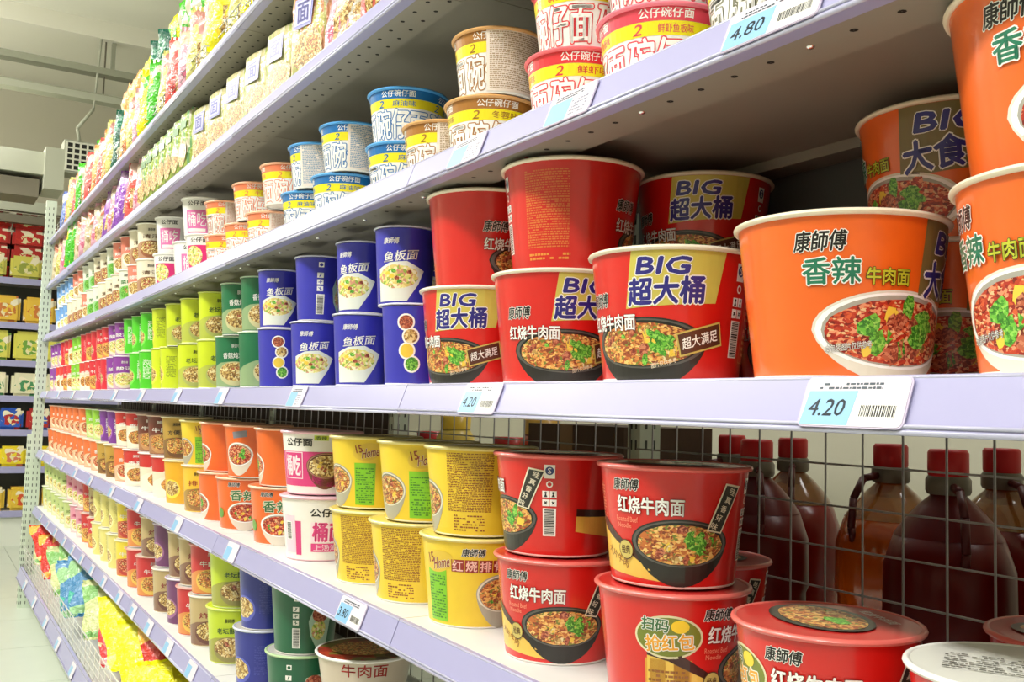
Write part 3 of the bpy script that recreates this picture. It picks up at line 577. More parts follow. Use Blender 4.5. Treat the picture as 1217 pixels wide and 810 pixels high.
for k1, k2 in (('mcream', 'mcream'), ('mcoral', 'mcream'), ('mgreen', 'mcoral'), ('mcream', 'mcoral'), ('mcream', 'mgreen'), ('mcream', 'mcream'), ('mgreen', 'mcream'), ('mgreen', 'mgreen'), ('mcoral', 'mgreen'), ('mcream', 'mcoral'), ('mcream', 'mcoral'), ('mcream', 'mbl2'), ('mbl2', 'mbl2'), ('mbl2', 'mbl2'), ('mbl2', 'mbl2')):
    row([(k1, x)], 3, 'lower layer', Z3, .0525); row([(k2, x-.01)], 3, 'upper layer', Z3+.1185, .0525); x -= .155
Z5 = Z[5]+.0005; P5 = .1155
row([('white', -.385, 0), ('redpromo', -.553, -62), ('redpromo', -.742, 2), ('redfront', -.942, -4), ('yelfront', -1.137, -6), ('yeltext', -1.305, -24), ('yeltext', -1.466, -26), ('pinklow', -1.715, -14), ('orfront', -1.92, -20), ('orfront', -2.165, -16), ('orplain', -2.33, 0), ('yelo', -2.52, -25), ('yelb', -2.74, 0), ('redwb', -2.93, 0), ('redwb', -3.12, 0)], 5, 'lower layer', Z5, RT)
row([('redfront', -.745, -2), ('redside', -.950, 8), ('yeltext', -1.130, -12), ('yelgreen', -1.290, -22), ('yelgreen', -1.480, -28), ('pinkpic', -1.728, -20), ('orplain', -1.90, -10), ('orside', -2.13, -4), ('orplain', -2.33, 0), ('yelgreen', -2.545, -30), ('strb', -2.80, -24), ('darkb', -3.02, -24), ('darkb', -3.19, -24)], 5, 'upper layer', Z5+P5, RT)
x = -3.33
for k1, k2 in (('redwb', 'redwb'), ('orb', 'redwb'), ('strb', 'purb'), ('strb', 'purb'), ('orb', 'limeb'), ('orb', 'limeb'), ('orb', 'orb'), ('orb', 'orb'), ('orb', 'orb'), ('orb', 'orb'), ('orb', 'orb'), ('orb', 'orb'), ('orb', 'orb')):
    row([(k1, x, -22, .066)], 5, 'lower layer', Z5, .066); row([(k2, x-.01, -26, .066)], 5, 'upper layer', Z5+.1185, .066); x -= .175
for x, up in ((-.42, 0), (-.86, 0), (-1.03, 0), (-1.2, 0)): put('redfront', x, YF+.012+RT*3+.005, Z5, 5, 'lower layer', 0, 2)
for x in (-1.36, -1.55): put('yeltext', x, YF+.012+RT*3+.005, Z5, 5, 'lower layer', 0, 2)
Z6 = Z[6]+.0005
row([('film', -1.52, 0, .078), ('greenbig', -1.76, -20, .064), ('bluebig', -1.975, 0, .057), ('limebig', -2.20, -12, .0627)], 6, 'lower layer', Z6, .06)
row([('greenbig', -1.755, -15, .064), ('bluebig', -1.965, 0, .057), ('limebig', -2.195, 0, .0627)], 6, 'upper layer', Z6+.122, .06)
row([('film', -1.50, 0, .078)], 6, 'upper layer', Z6+.0885, .078)
row([('tancup', -2.37, 0), ('redt', -2.49, 0), ('violet', -2.62, 0), ('tancup', -2.78, 0), ('redt', -3.02, 0), ('redt', -3.17, 0)], 6, 'lower layer', Z6, .0525)
row([('redt', -2.375, 0), ('tancup', -2.50, 0), ('tancup', -2.62, 0), ('violet', -2.80, 0), ('tancup', -2.98, 0), ('redt', -3.20, 0)], 6, 'upper layer', Z6+.1185, .0525)
x = -3.38
for k1, k2 in (('yelt', 'yelt'), ('cream', 'cream'), ('cream', 'cream'), ('cream', 'cream'), ('redt', 'tancup'), ('redt', 'redt'), ('pinkc', 'pinkc'), ('pinkc', 'pinkc'), ('paleg', 'pinkc'), ('paleg', 'paleg'), ('paleg', 'paleg'), ('paleg', 'paleg'), ('paleg', 'paleg'), ('paleg', 'paleg')):
    row([(k1, x, -22, .06)], 6, 'lower layer', Z6, .06); row([(k2, x-.01, -26, .06)], 6, 'upper layer', Z6+.1185, .06); x -= .165
label_all()
# ------------------------------------------------------------------ price labels on the strips
tw = ink((226, 220, 232)); tb_ = ink((140, 192, 232)); tdk = ink((50, 66, 80)); tedge = mat('label_sleeve', (200, 190, 216), .2, coat=.6)
def price_label(x, s, price, w=.086, h=.037, where='', yo=0, detail=True):
    zt = Z[s] if s < 7 else s
    tilt = math.atan2(.0145, .0375)
    r = empty('price_label', (x, YF-.0102+yo, (zt if s < 7 else BZ)-.0192)); r.rotation_euler = (-tilt, 0, 0)
    def rr(w, h, q, y0, y1, m):
        mb = MB(); P = []
        for cx, cz, a0 in ((w/2-q, h/2-q, 0), (-w/2+q, h/2-q, 90), (-w/2+q, -h/2+q, 180), (w/2-q, -h/2+q, 270)):
            for k in range(4): a = R(a0+30*k); P.append((cx+q*math.cos(a), cz+q*math.sin(a)))
        n = len(P); vs = [(a, y, b) for y in (y0, y1) for a, b in P]; mb.add(vs, [tuple(range(n)), tuple(reversed(range(n, 2*n)))]+[((j+1) % n, j, j+n, (j+1) % n+n) for j in range(n)], m); return mb
    rr(w+.003, h+.001, .005, -.0008, .0002, tedge).build('label_sleeve', r); rr(w, h-.001, .004, -.0012, -.0008, tw).build('label_card', r)
    p = Print(); p.poly([(-w*50+.1, -h*50+.1), (.0, -h*50+.1), (.3, h*22), (-w*50+.35, h*22)], tb_, 1)
    if price: p.text(price, -w*24, -h*12, w*36, h*34, tdk, 2, .02, shear=.15)
    if detail:
        p.lines(-w*36, h*27, w*62, h*13, tdk, .3, 2, .9); p.barcode(w*26, -h*18, w*36, h*28, 1, vert=False) if w > .08 else p.lines(.4, -h*38, w*36, h*50, ink((150, 150, 170)), .4, 2, .6)
    o = link_mesh('label_print', p.mesh('label_print', lambda a, b, l: (a/100, -.0012-.00012*l, b/100), 0), r)
    tag(r, where, 'price label', 'price labels on the strips'); return r
price_label(-.447, 4, '4.20', where='large price label reading 4.20 under the orange bowl, fourth shelf')
price_label(-.968, 4, '4.20', .082, where='pale price label under the red bowls, fourth shelf, second from right')
price_label(-1.60, 4, None, .075, where='pale price label under the blue cups, fourth shelf')
for i, x in enumerate((-2.08, -2.5, -2.95, -3.4, -3.9, -4.4, -4.9, -5.4)): price_label(x, 4, None, .07, where='small price label on the fourth shelf strip, %s from right' % ORD[i+4], detail=False)
price_label(-.525, 3, '4.80', .1, where='blue price label reading 4.80 on the third shelf strip'); price_label(-.80, 3, None, .08, where='pale price label under the red mini bowls, third shelf'); price_label(-1.02, 3, None, .08, where='pale price label under the brown mini bowls, third shelf')
price_label(-1.325, 5, '3.80', .09, where='price label reading 3.80 under the yellow buckets, fifth shelf')
for i, x in enumerate((-1.95, -2.42, -2.9, -3.35, -3.8, -4.2, -4.6, -5.0, -5.4)): price_label(x, 5, None, .075, where='small price label on the fifth shelf strip, %s from right' % ORD[i+2], detail=False)
for i, x in enumerate((-2.0, -2.22, -2.45, -2.68, -2.9, -3.12, -3.4, -3.65, -3.9, -4.15, -4.4, -4.7, -5.0, -5.3)): price_label(x, 6, None, .07, where='small price label on the sixth shelf strip, %s from right' % ORD[i+1], detail=False)

# ------------------------------------------------------------------ soft packs
def pouch_proto(name, desc, base, splot, w, h, d, seed, scale=26, cat='noodle bag'):
    rnd = random.Random(seed); P = Proto(name, desc, cat); m = MB(); mt = food('film_%d' % seed, [base, base, base, splot[0], base, base, splot[1], base, base, splot[-1]], scale*.8, .32, warp=2.5, coat=.3, bump=.55)
    nu, nv = 15, 17; ph = [rnd.uniform(0, 6.28) for _ in range(6)]
    def pt(i, j, sgn):
        u = -1+2*i/(nu-1); v = -1+2*j/(nv-1); t = (max(0, 1-abs(u)**2.6)**.7)*(max(0, 1-abs(v)**3)**.6)
        wr = .1*math.sin(7*u+3*v+ph[0])+.09*math.sin(11*v-4*u+ph[1])+.07*math.sin(17*u*v+ph[2])+.05*math.sin(23*u+9*v+ph[3])
        x = u*w/2*(1-.07*t-.03*math.sin(5*v+ph[4])); y = sgn*d/2*t*(1+wr); z = h/2+v*h/2*(1-.03*math.cos(4*u+ph[5]))+.004*math.sin(9*u+ph[2])
        return (x, y, z)
    for sgn in (-1, 1):
        vs = [pt(i, j, sgn) for j in range(nv) for i in range(nu)]
        fs = [((j*nu+i), (j*nu+i+1), ((j+1)*nu+i+1), ((j+1)*nu+i)) for j in range(nv-1) for i in range(nu-1)]
        if sgn > 0: fs = [tuple(reversed(f)) for f in fs]
        m.add(vs, fs, mt, True)
    P.part('pouch', m.mesh('pouch'))
    sm = mat('seal_%d' % seed, tuple(min(255, int(c*1.05)+10) for c in base), .25, coat=.5); m = MB()
    for z0, z1 in ((-.008, .006), (h-.006, h+.010)):
        n = 26; vs = []
        for k in range(n): x = -w*.485+w*.97*k/(n-1); y = .0016*(1 if k % 2 else -1); vs += [(x, y-.0005, z0), (x, y-.0005, z1), (x, y+.0005, z0), (x, y+.0005, z1)]
        fs = []
        for k in range(n-1): a = 4*k; fs += [(a, a+4, a+5, a+1), (a+3, a+7, a+6, a+2), (a+1, a+5, a+7, a+3), (a, a+2, a+6, a+4)]
        m.add(vs, fs, sm)
    P.part('crimped_seal', m.mesh('crimped_seal'))
    # printed patches that follow the bulge of the front
    for nm, (u0, u1, v0, v1), c, oo in (('picture_patch', (-.55, .55, -.7, -.05), splot[0], noodle_tan), ('name_patch', (-.6, .6, .2, .62), splot[-1], None)):
        m = MB(); q = 8; vs = []
        for j in range(q):
            for i in range(q):
                u = u0+(u1-u0)*i/(q-1); v = v0+(v1-v0)*j/(q-1); a = pt((u+1)/2*(nu-1), (v+1)/2*(nv-1), -1); vs.append((a[0], a[1]-.0012, a[2]))
        m.add(vs, [(j*q+i, j*q+i+1, (j+1)*q+i+1, (j+1)*q+i) for j in range(q-1) for i in range(q-1)], oo or ink(c), True)
        P.part(nm, m.mesh(nm), 0)
    return P
YEL, LG, DG, OR_, RD, PU, BLU, PKK, WH = (232, 222, 10), (66, 180, 24), (20, 90, 70), (232, 130, 44), (200, 40, 40), (120, 40, 160), (70, 110, 200), (220, 150, 170), (206, 202, 180)
BG = {'yellow': pouch_proto('noodle_bag', 'bright yellow noodle bag', YEL, (WH, (236, 200, 40), LG), .17, .22, .075, 1), 'green': pouch_proto('noodle_bag', 'bright green noodle bag', LG, (YEL, (40, 160, 40), WH), .17, .22, .075, 2),
      'dark': pouch_proto('noodle_bag', 'dark green noodle bag', DG, ((60, 130, 100), WH, (30, 120, 90)), .17, .22, .075, 3), 'pale': pouch_proto('noodle_bag', 'pale yellow noodle bag', (206, 200, 120), (WH, (180, 180, 80), (190, 130, 120)), .16, .21, .07, 4),
      'orange': pouch_proto('noodle_bag', 'orange noodle bag', (236, 160, 90), (WH, (220, 110, 50), (250, 210, 150)), .16, .21, .07, 5), 'red': pouch_proto('noodle_bag', 'red and white noodle bag', (226, 96, 90), (WH, RD, (250, 210, 200)), .16, .21, .07, 6),
      'purple': pouch_proto('noodle_bag', 'purple noodle bag', (146, 84, 184), (WH, PU, (210, 170, 220)), .15, .2, .07, 7), 'blue': pouch_proto('noodle_bag', 'blue noodle bag', (110, 130, 200), (WH, BLU, (200, 210, 240)), .15, .2, .07, 8),
      'pink': pouch_proto('noodle_bag', 'pink noodle bag', (212, 160, 176), (WH, (200, 100, 130), (220, 196, 170)), .15, .19, .06, 9), 'cream': pouch_proto('noodle_bag', 'cream noodle bag', (200, 186, 156), (WH, (160, 140, 100), (200, 120, 90)), .15, .19, .06, 10)}
def bag(k, x, y, z, shelf, layer, rz=0, tx=0, ty=0, sc=1, row=1):
    o = BG[k].place((x, y, z), rot=(R(tx), R(ty), R(rz)), scale=sc); PLACED.append((BG[k], shelf, layer, row, x, o)); return o
PLACED.clear()
zt = Z[1]+.01
seq = [('cream', -5.55), ('blue', -5.40), ('orange', -5.24), ('pale', -5.08), ('red', -4.92), ('green', -4.78), ('cream', -4.64), ('red', -4.48), ('orange', -4.34), ('red', -4.20), ('orange', -4.06), ('pale', -3.92), ('dark', -3.79), ('orange', -3.66), ('pale', -3.52), ('pink', -3.39), ('yellow', -3.26), ('green', -3.13), ('pale', -3.00), ('red', -2.87), ('pink', -2.74), ('pale', -2.61), ('pale', -2.48), ('yellow', -2.35), ('pale', -2.22), ('yellow', -2.09), ('pale', -1.96), ('yellow', -1.83)]
for i, (k, x) in enumerate(seq): bag(k, x, YF+.065+random.uniform(0, .012), zt, 1, 'front', random.uniform(-12, 12)+62, -7+random.uniform(-3, 3), 0, .97)
seq = [('blue', -5.5), ('green', -5.0), ('orange', -4.55), ('orange', -4.3), ('orange', -4.08), ('dark', -3.72), ('dark', -3.55), ('yellow', -3.38), ('green', -3.17), ('green', -2.97), ('green', -2.78), ('yellow', -2.6), ('yellow', -2.4), ('yellow', -2.2)]
for i, (k, x) in enumerate(seq): bag(k, x, YF+.2+random.uniform(0, .015), zt, 1, 'front', random.uniform(-20, 20)+40, 0, 0, 1.2, 2)
seq = [('cream', -5.2), ('green', -4.85), ('orange', -4.48), ('orange', -4.28), ('orange', -4.1), ('yellow', -3.9), ('dark', -3.72), ('dark', -3.58), ('yellow', -3.40), ('green', -3.22), ('green', -3.06), ('green', -2.92), ('yellow', -2.74), ('yellow', -2.56), ('yellow', -2.40)]
for i, (k, x) in enumerate(seq): bag(k, x, YF+.17+random.uniform(0, .015), zt+(.20 if x < -4.4 else .24), 1, 'piled on top', random.uniform(-25, 25)+20, 14, random.uniform(-14, 14), .78 if x < -4.4 else 1.0, 1)
zt = Z[2]+.01
for i, (k, x) in enumerate([('cream', -5.55), ('pale', -5.40), ('pink', -5.25), ('red', -5.10), ('green', -4.95), ('green', -4.82), ('cream', -4.68), ('pink', -4.54), ('cream', -4.40), ('pink', -4.27), ('cream', -4.14), ('purple', -4.0), ('pink', -3.87), ('purple', -3.74), ('purple', -3.60), ('red', -3.46), ('pink', -3.36)]):
    bag(k, x, YF+.06, zt, 2, 'front', random.uniform(-12, 12)+50, -6, 0, .97)
bag('pink', -1.60, YF+.07, zt, 2, 'front', 30, -8, 0, 1.0); bag('red', -1.44, YF+.07, zt, 2, 'front', 25, -6, 0, .95)
def label_bags():
    g_ = {}
    for k, sh, la, row, x, o in PLACED: g_.setdefault((k.desc, sh, la, row), []).append((x, o, k))
    for (d, sh, la, row), L in g_.items():
        L.sort(key=lambda t: -t[0])
        for i, (x, o, k) in enumerate(L):
            lb = '%s, %s%s' % (d, SHN.get(sh, 'bottom basket'), '' if la == 'front' and row == 1 else ', back row' if la == 'front' else ', '+la)
            if len(L) > 1: lb += ', ' + (ORD[i+1]+' from right' if i else 'nearest right')
            tag(o, lb, k.cat, '%ss on the %s' % (k.cat, SHN.get(sh, 'bottom basket')))
# five-packs of noodles standing upright
def multipack(key, desc, c, c2, w, h, d, seed, mark=True):
    P = Proto('noodle_multipack', desc, 'noodle pack'); mt = food('wrap_%s' % key, [c, c, c2, (226, 220, 196), c, c2, c], 40, .25, stretch=(3, 3, .5), warp=1.5, coat=.2, bump=.4)
    bm = bmesh.new(); bmesh.ops.create_cube(bm, size=1)
    for v in bm.verts: v.co = Vector((v.co.x*w, v.co.y*d, (v.co.z+.5)*h))
    bmesh.ops.bevel(bm, geom=bm.edges[:], offset=.012, segments=3, affect='EDGES'); rnd = random.Random(seed)
    bmesh.ops.subdivide_edges(bm, edges=[e for e in bm.edges if e.calc_length() > .05], cuts=4, use_grid_fill=True)
    for v in bm.verts: v.co += Vector((0, .0025*math.sin(v.co.z*70+v.co.x*50+seed), 0))
    for f in bm.faces: f.smooth = True
    me = bpy.data.meshes.new('wrapper'); bm.to_mesh(me); bm.free(); me.materials.append(mt); P.part('wrapper', me)
    hw, hh = w*50, h*100; p = Print()
    if mark: p.rect(-hw*.2, hh*.7, hw*.95, hh*.30, ink((140, 140, 204)), 1, 0, .1).rect(-hw*.2, hh*.7, hw*.8, hh*.24, ink((186, 186, 226)), 2, 0, .1).text('面', -hw*.2, hh*.7, hw*.6, hh*.2, ink((110, 110, 186)), 3, .03)
    else: p.rect(0, hh*.75, hw*1.2, hh*.12, ink(tuple(int(v*.8) for v in c2)), 1)
    P.part('name_panel', p.mesh('name_panel', lambda a, b, l: (a/100, -d/2-.0030-.0005*l, b/100), 0), 0)
    q = Print().ell(hw*.1, hh*.3, hw*.75, hh*.2, noodle_tan, 1, jit=.08).ell(hw*.3, hh*.34, hw*.3, hh*.09, soup_brown, 2, jit=.1)
    P.part('noodle_picture', q.mesh('noodle_picture', lambda a, b, l: (a/100, -d/2-.0030-.0005*l, b/100), 0), 0)
    m = MB(); m.box(-w/2+.004, -.001, h-.001, w/2-.004, .001, h+.008, mat('wrap_fin', (240, 240, 220), .3)); P.part('wrapper_fin', m.mesh('wrapper_fin')); return P
MP = {'cream': multipack('cream', 'cream noodle multipack with violet square', (214, 204, 150), (184, 194, 110), .146, .168, .09, 1), 'green': multipack('green', 'slim pale green noodle multipack', (176, 196, 100), (130, 180, 120), .082, .185, .12, 2, False), 'yel': multipack('yel', 'tall yellow-green noodle multipack', (206, 204, 130), (226, 160, 120), .13, .195, .09, 3)}
def mp(k, x, a): o = MP[k].place((x, YF+.075, Z[2]+.002), R(a)); PLACED.append((MP[k], 2, 'front', 1, x, o))
mp('yel', -1.76, 14)
for x in (-1.925, -2.085, -2.245, -2.405, -2.565): mp('cream', x, 8)
for i in range(7): mp('green', -2.70-.092*i, 5)
label_bags(); PLACED.clear()
# wire fence on the top shelf
chrome = mat('bright_wire', (214, 214, 208), .25, metal=.8)
for i in range(len(XJ)-1):
    r = empty('shelf_fence', (XJ[i+1], YF+.012, Z[1])); tag(r, 'low wire fence along the top shelf edge, %s bay from right' % ORD[i+1], 'fence', 'wire fences')
    for z in (.015, .035, .055): m = MB(); m.tube((.005, 0, z), (.895, 0, z), .0016, chrome, 5); m.build('long_wire', r)
    m = MB()
    for k in range(10): m.tube((.01+.0972*k, .002, 0), (.01+.0972*k, .002, .06), .0014, chrome, 5)
    tag(m.build('upright_wire', r), kind='stuff')
# ------------------------------------------------------------------ bottom basket
BZ = .215
r = empty('basket_base', (-3, .51, 0)); tag(r, 'lilac-edged deck under the wire basket at the floor', 'basket deck')
m = MB(); m.box(-2.7, .012, .15, 3.6, YB-.51, .17, steel); m.build('deck', r)
m = MB(); m.box(-2.7, .06, 0, 3.6, .08, .15, mat('kick_plate', (196, 204, 190), .5)); m.build('kick_plate', r)
m = MB(); vs = [(x, y, z) for x in (-2.7, 3.6) for y, z in ((.008, BZ), (-.001, BZ), (-.018, BZ-.062), (.008, BZ-.062))]
m.add(vs, [(0, 4, 5, 1), (1, 5, 6, 2), (2, 6, 7, 3), (3, 7, 4, 0), (0, 1, 2, 3), (7, 6, 5, 4)], stripm); ps = m.build('price_strip', r)
m = MB()
for y, z in ((-.0015, BZ-.003), (-.018, BZ-.056)): m.tube((-2.7, y, z), (3.6, y, z), .002, clearl)
m.build('strip_lip', ps)
_Z = dict(Z)
for i, x in enumerate((-3.6, -4.0, -4.4, -4.85, -5.3)):
    Z[7] = BZ; o = price_label(x, 4, None, .08, .046, 'small price label on the basket strip near the floor, %s from right' % ORD[i+1], detail=False); o.location.z = BZ-.03; o.location.y = .51-.0115
r = empty('wire_basket', (-3, .51, BZ)); tag(r, 'long white wire basket holding noodle bags near the floor', 'basket')
whw = mat('white_wire', (236, 236, 230), .3, metal=.2)
for k in range(5): m = MB(); m.tube((-2.69, .012-.0*k, .004+.024*k), (3.6, .012, .004+.024*k), .0022 if k == 4 else .0016, whw, 5); m.build('long_wire', r)
m = MB()
for k in range(64): m.tube((-2.69+.0985*k, .0145, -.02), (-2.69+.0985*k, .0145, .1), .0013, whw, 5)
tag(m.build('upright_wire', r), kind='stuff')
BG['bigred'] = pouch_proto('noodle_bag', 'red noodle bag with amber streaks', (206, 40, 30), ((240, 180, 60), (250, 230, 200), (160, 20, 20)), .30, .34, .12, 21, 14)
BG['bigblue'] = pouch_proto('noodle_bag', 'blue noodle bag with pale green edges', (60, 130, 180), ((150, 200, 140), (40, 170, 150), (220, 226, 170)), .34, .36, .12, 22, 16)
BG['bigyellow'] = pouch_proto('noodle_bag', 'large bright yellow noodle bag', (244, 240, 10), ((250, 250, 120), (244, 236, 10), (226, 210, 10)), .34, .36, .14, 23, 10)
BG['biggreen'] = pouch_proto('noodle_bag', 'pale green and cream noodle bag', (196, 204, 140), ((120, 180, 90), (236, 226, 180), (210, 160, 70)), .30, .34, .10, 24, 16)
BG['bigpink'] = pouch_proto('noodle_bag', 'red and pink noodle bag', (214, 60, 70), ((240, 180, 190), (230, 200, 160), (180, 30, 40)), .32, .34, .12, 25, 16)
for i_, (k, x) in enumerate((('biggreen', -5.5), ('bigred', -5.28), ('bigred', -5.06), ('bigred', -4.84), ('biggreen', -4.62), ('biggreen', -4.40), ('bigblue', -4.16), ('bigblue', -3.96), ('biggreen', -3.74), ('biggreen', -3.54), ('bigpink', -3.34), ('bigyellow', -3.10), ('bigyellow', -2.86), ('bigred', -2.64), ('bigyellow', -2.42))):
    bag(k, x, .693, .25+(.05 if i_ % 2 else 0), 7, 'front', random.uniform(78, 96), -62+random.uniform(-4, 4), 0, .96)
label_bags(); PLACED.clear()
# ------------------------------------------------------------------ the other side of the gondola: oil bottles behind the grid
r = empty('rear_shelf', (-2.5, .98, .70)); tag(r, 'white steel shelf behind the grid holding oil bottles', 'shelf'); m = MB(); m.box(-3.2, 0, -.03, 3.1, .42, 0, steel); m.build('deck', r)
m = MB(); m.box(-3.2, .42, -.04, 3.1, .425, .002, stripm); m.build('price_strip', r)
oils = {'dark': mat('dark_oil', (96, 10, 6), .3, trans=0, spec=.3), 'amber': mat('amber_oil', (190, 80, 12), .12, trans=.5, coat=.4), 'red': mat('red_oil', (130, 16, 8), .22, trans=.15)}
plast = mat('clear_bottle', (190, 130, 60), .12, trans=.7, coat=.5); capm = mat('cap_red', (196, 16, 22), .4); ringm = mat('bottle_label', (120, 20, 16), .4)
def bottle(x, y, kind, label, s=1):
    r = empty('oil_bottle', (x, y, .701)); tag(r, label, 'bottle', 'oil bottles behind the grid')
    m = MB(); m.lathe([(.066, 0), (.075, .008), (.075, .09), (.071, .10), (.071, .15), (.075, .16), (.074, .225), (.062, .262)], oils[kind], 28, cap0=True, cap1=True); m.build('bottle_body', r)
    m = MB(); m.lathe([(.0625, .2615), (.050, .280), (.034, .298), (.021, .310), (.021, .322)], plast if kind != 'dark' else mat('dark_shoulder', (96, 16, 12), .3, spec=.3), 28); m.build('bottle_shoulder', r)
    m = MB(); m.lathe([(.024, .312), (.026, .316), (.026, .330), (.023, .334)], mat('neck_ring', (110, 100, 84), .3), 24); m.build('neck_ring', r)
    m = MB(); m.lathe([(.0225, .334), (.0235, .337), (.0235, .362), (.021, .366), (.0005, .3665)], capm, 24); m.build('bottle_cap', r)
    m = MB(); P = [(.0, .024, .322), (0, .05, .318), (0, .068, .29), (0, .072, .25), (0, .068, .232)]
    for a, b in zip(P, P[1:]): m.tube(a, b, .0052, mat('handle_red', (80, 12, 10), .4), 8)
    o = m.build('handle', r); o.rotation_euler = (0, 0, R(random.uniform(150, 250)))
for px_, (x, y, k, lb) in enumerate([(-1.25, 1.22, 'dark', 'dark oil bottle behind the grid, leftmost, beside red bucket rim'), (-1.035, 1.06, 'dark', 'dark red oil bottle behind the grid, second from left'), (-1.125, 1.235, 'red', 'red oil bottle behind the grid, third cap from left'), (-.895, 1.18, 'amber', 'amber oil bottle with clear shoulder behind the grid'),
    (-.730, 1.07, 'dark', 'large dark oil bottle close behind the grid, right side'), (-.770, 1.245, 'red', 'red oil bottle behind the large dark bottle at right'), (-.55, 1.10, 'dark', 'dark oil bottle behind the grid, farthest right of the dark ones'), (-.40, 1.2, 'amber', 'amber oil bottle behind the grid, farthest right')]): bottle(x, y, k, lb)
cols = [(200, 30, 30), (240, 200, 60), (236, 230, 220), (190, 40, 30), (236, 180, 70), (120, 30, 30), (240, 220, 190), (206, 60, 40), (230, 200, 90), (180, 30, 40), (240, 236, 226), (220, 80, 40)]
for i, c in enumerate(cols):
    x = -3.05+.125*i; r = empty('food_jar', (x, 1.10, .701)); tag(r, 'jar of sauce behind the grid, %s from left' % ORD[i+1], 'jar', 'jars behind the grid'); h = .30+.04*((i*7) % 3)
    m = MB(); m.lathe([(.042, 0), (.046, .006), (.046, h-.05), (.034, h-.03)], ink(c), 20, cap0=True, cap1=True); m.build('jar_body', r); m = MB(); m.lathe([(.036, h-.03), (.037, h), (.001, h+.001)], ink(cols[(i+5) % 12]), 20); m.build('jar_lid', r)
r = empty('carton_stack', (-1.47, 1.12, .701)); tag(r, 'dark brown carton behind the grid above the yellow buckets', 'carton'); m = MB(); m.box(-.13, -.1, 0, .17, .1, .375, mat('carton_dark', (84, 62, 46), .7, grain=.2)); m.build('carton_body', r); m = MB(); m.box(-.02, -.101, 0, .02, -.1, .375, mat('carton_tape', (140, 110, 70), .3)); m.build('tape', r)
# ------------------------------------------------------------------ wall shelf at the end of the aisle
XW = -8.0
r0 = []
wallz = [1.97, 1.64, 1.36, 1.10, .85, .58, .26]
for i, z in enumerate(wallz):
    r = empty('wall_shelf', (XW, .3, z)); tag(r, 'white shelf board of the end wall unit, %s from top' % ORD[i+1], 'shelf', 'end wall shelves'); m = MB(); m.box(-.42, -1.2, -.025, 0, 1.3, 0, steel); m.build('deck', r)
    m = MB(); m.box(0, -1.2, -.045, .004, 1.3, .002, stripm); m.build('price_strip', r)
r = empty('wall_unit_base', (XW, .3, 0)); tag(r, 'white base of the end wall unit on the floor', 'shelf base'); m = MB(); m.box(-.42, -1.2, 0, -.03, 1.3, .235, mat('unit_white', (226, 230, 220), .5)); m.build('plinth', r); m = MB(); m.box(-.44, -1.2, 0, -.425, 1.3, 2.35, backm); m.build('unit_back', r)
def block(name, desc, cat, y, z, w, h, c, c2, d=.14, seed=0):
    xo = XW-.22-d/2 if name == 'gift_box' else XW-.02-abs(d)/2; d = abs(d); r = empty(name, (xo, y, z+.001)); tag(r, desc, cat, 'goods on the end wall unit'); bm = bmesh.new(); bmesh.ops.create_cube(bm, size=1)
    for v in bm.verts: v.co = Vector((v.co.x*d, v.co.y*w, (v.co.z+.5)*h))
    bmesh.ops.bevel(bm, geom=bm.edges[:], offset=min(.02, w*.15), segments=2, affect='EDGES'); me = bpy.data.meshes.new('pack_body'); bm.to_mesh(me); bm.free()
    me.materials.append(food('goods_%d' % seed, [c, c, c2, c, (240, 230, 200), c], 14, .4, warp=3)); link_mesh('pack_body', me, r)
    m = MB(); n_ = 14; q_ = [(d/2+.0015, w*.36*math.cos(6.2832*k/n_)*(1+.12*math.sin(3*k)), h*.45+h*.26*math.sin(6.2832*k/n_)) for k in range(n_)]; m.add(q_+[(d/2-.004, y_, z_) for _, y_, z_ in q_], [tuple(range(n_))]+[((k+1) % n_, k, k+n_, (k+1) % n_+n_) for k in range(n_)], food('goods_print_%d' % seed, [c2, c2, (230, 220, 170), c], 40, .4, warp=2)); m.build('front_print', r)
for j in range(4):
    for i in range(4): block('gift_box', 'red gift box on the end wall unit, %s layer up, %s from left' % (ORD[j+1], ORD[i+1]), 'box', .18+.235*i, 1.971+.131*j, .225, .13, (186, 24, 14), (200, 36, 20), .2, 31)
for i in range(4): block('snack_bag', 'yellow-green snack bag before the red boxes, %s from left' % ORD[i+1], 'snack bag', .16+.235*i, 1.971, .21, .17, (214, 206, 90), (150, 160, 60), -.1, 33)
rowsW = [(1.64, .22, .2, (232, 190, 60), (206, 120, 50), 'amber bread pack'), (1.36, .2, .22, (216, 210, 90), (110, 160, 60), 'yellow-green snack bag'), (1.10, .2, .17, (226, 222, 190), (70, 140, 90), 'pale bag with green spot'), (.85, .17, .16, (180, 40, 40), (40, 90, 190), 'red and blue pack'), (.58, .18, .15, (236, 214, 40), (210, 120, 90), 'yellow snack bag'), (.26, .21, .17, (226, 190, 60), (210, 80, 40), 'yellow and brown snack bag')]
for q, (z, w, h, c, c2, nm) in enumerate(rowsW):
    for i in range(5): block('snack_pack', '%s on the end wall unit, %s from left' % (nm, ORD[i+1]), 'snack pack', .02+(w+.02)*i, z, w, h, c if not (q == 3 and i % 2) else c2, c2 if not (q == 3 and i % 2) else c, .12, 40+q*2+(i % 2 if q == 3 else 0))
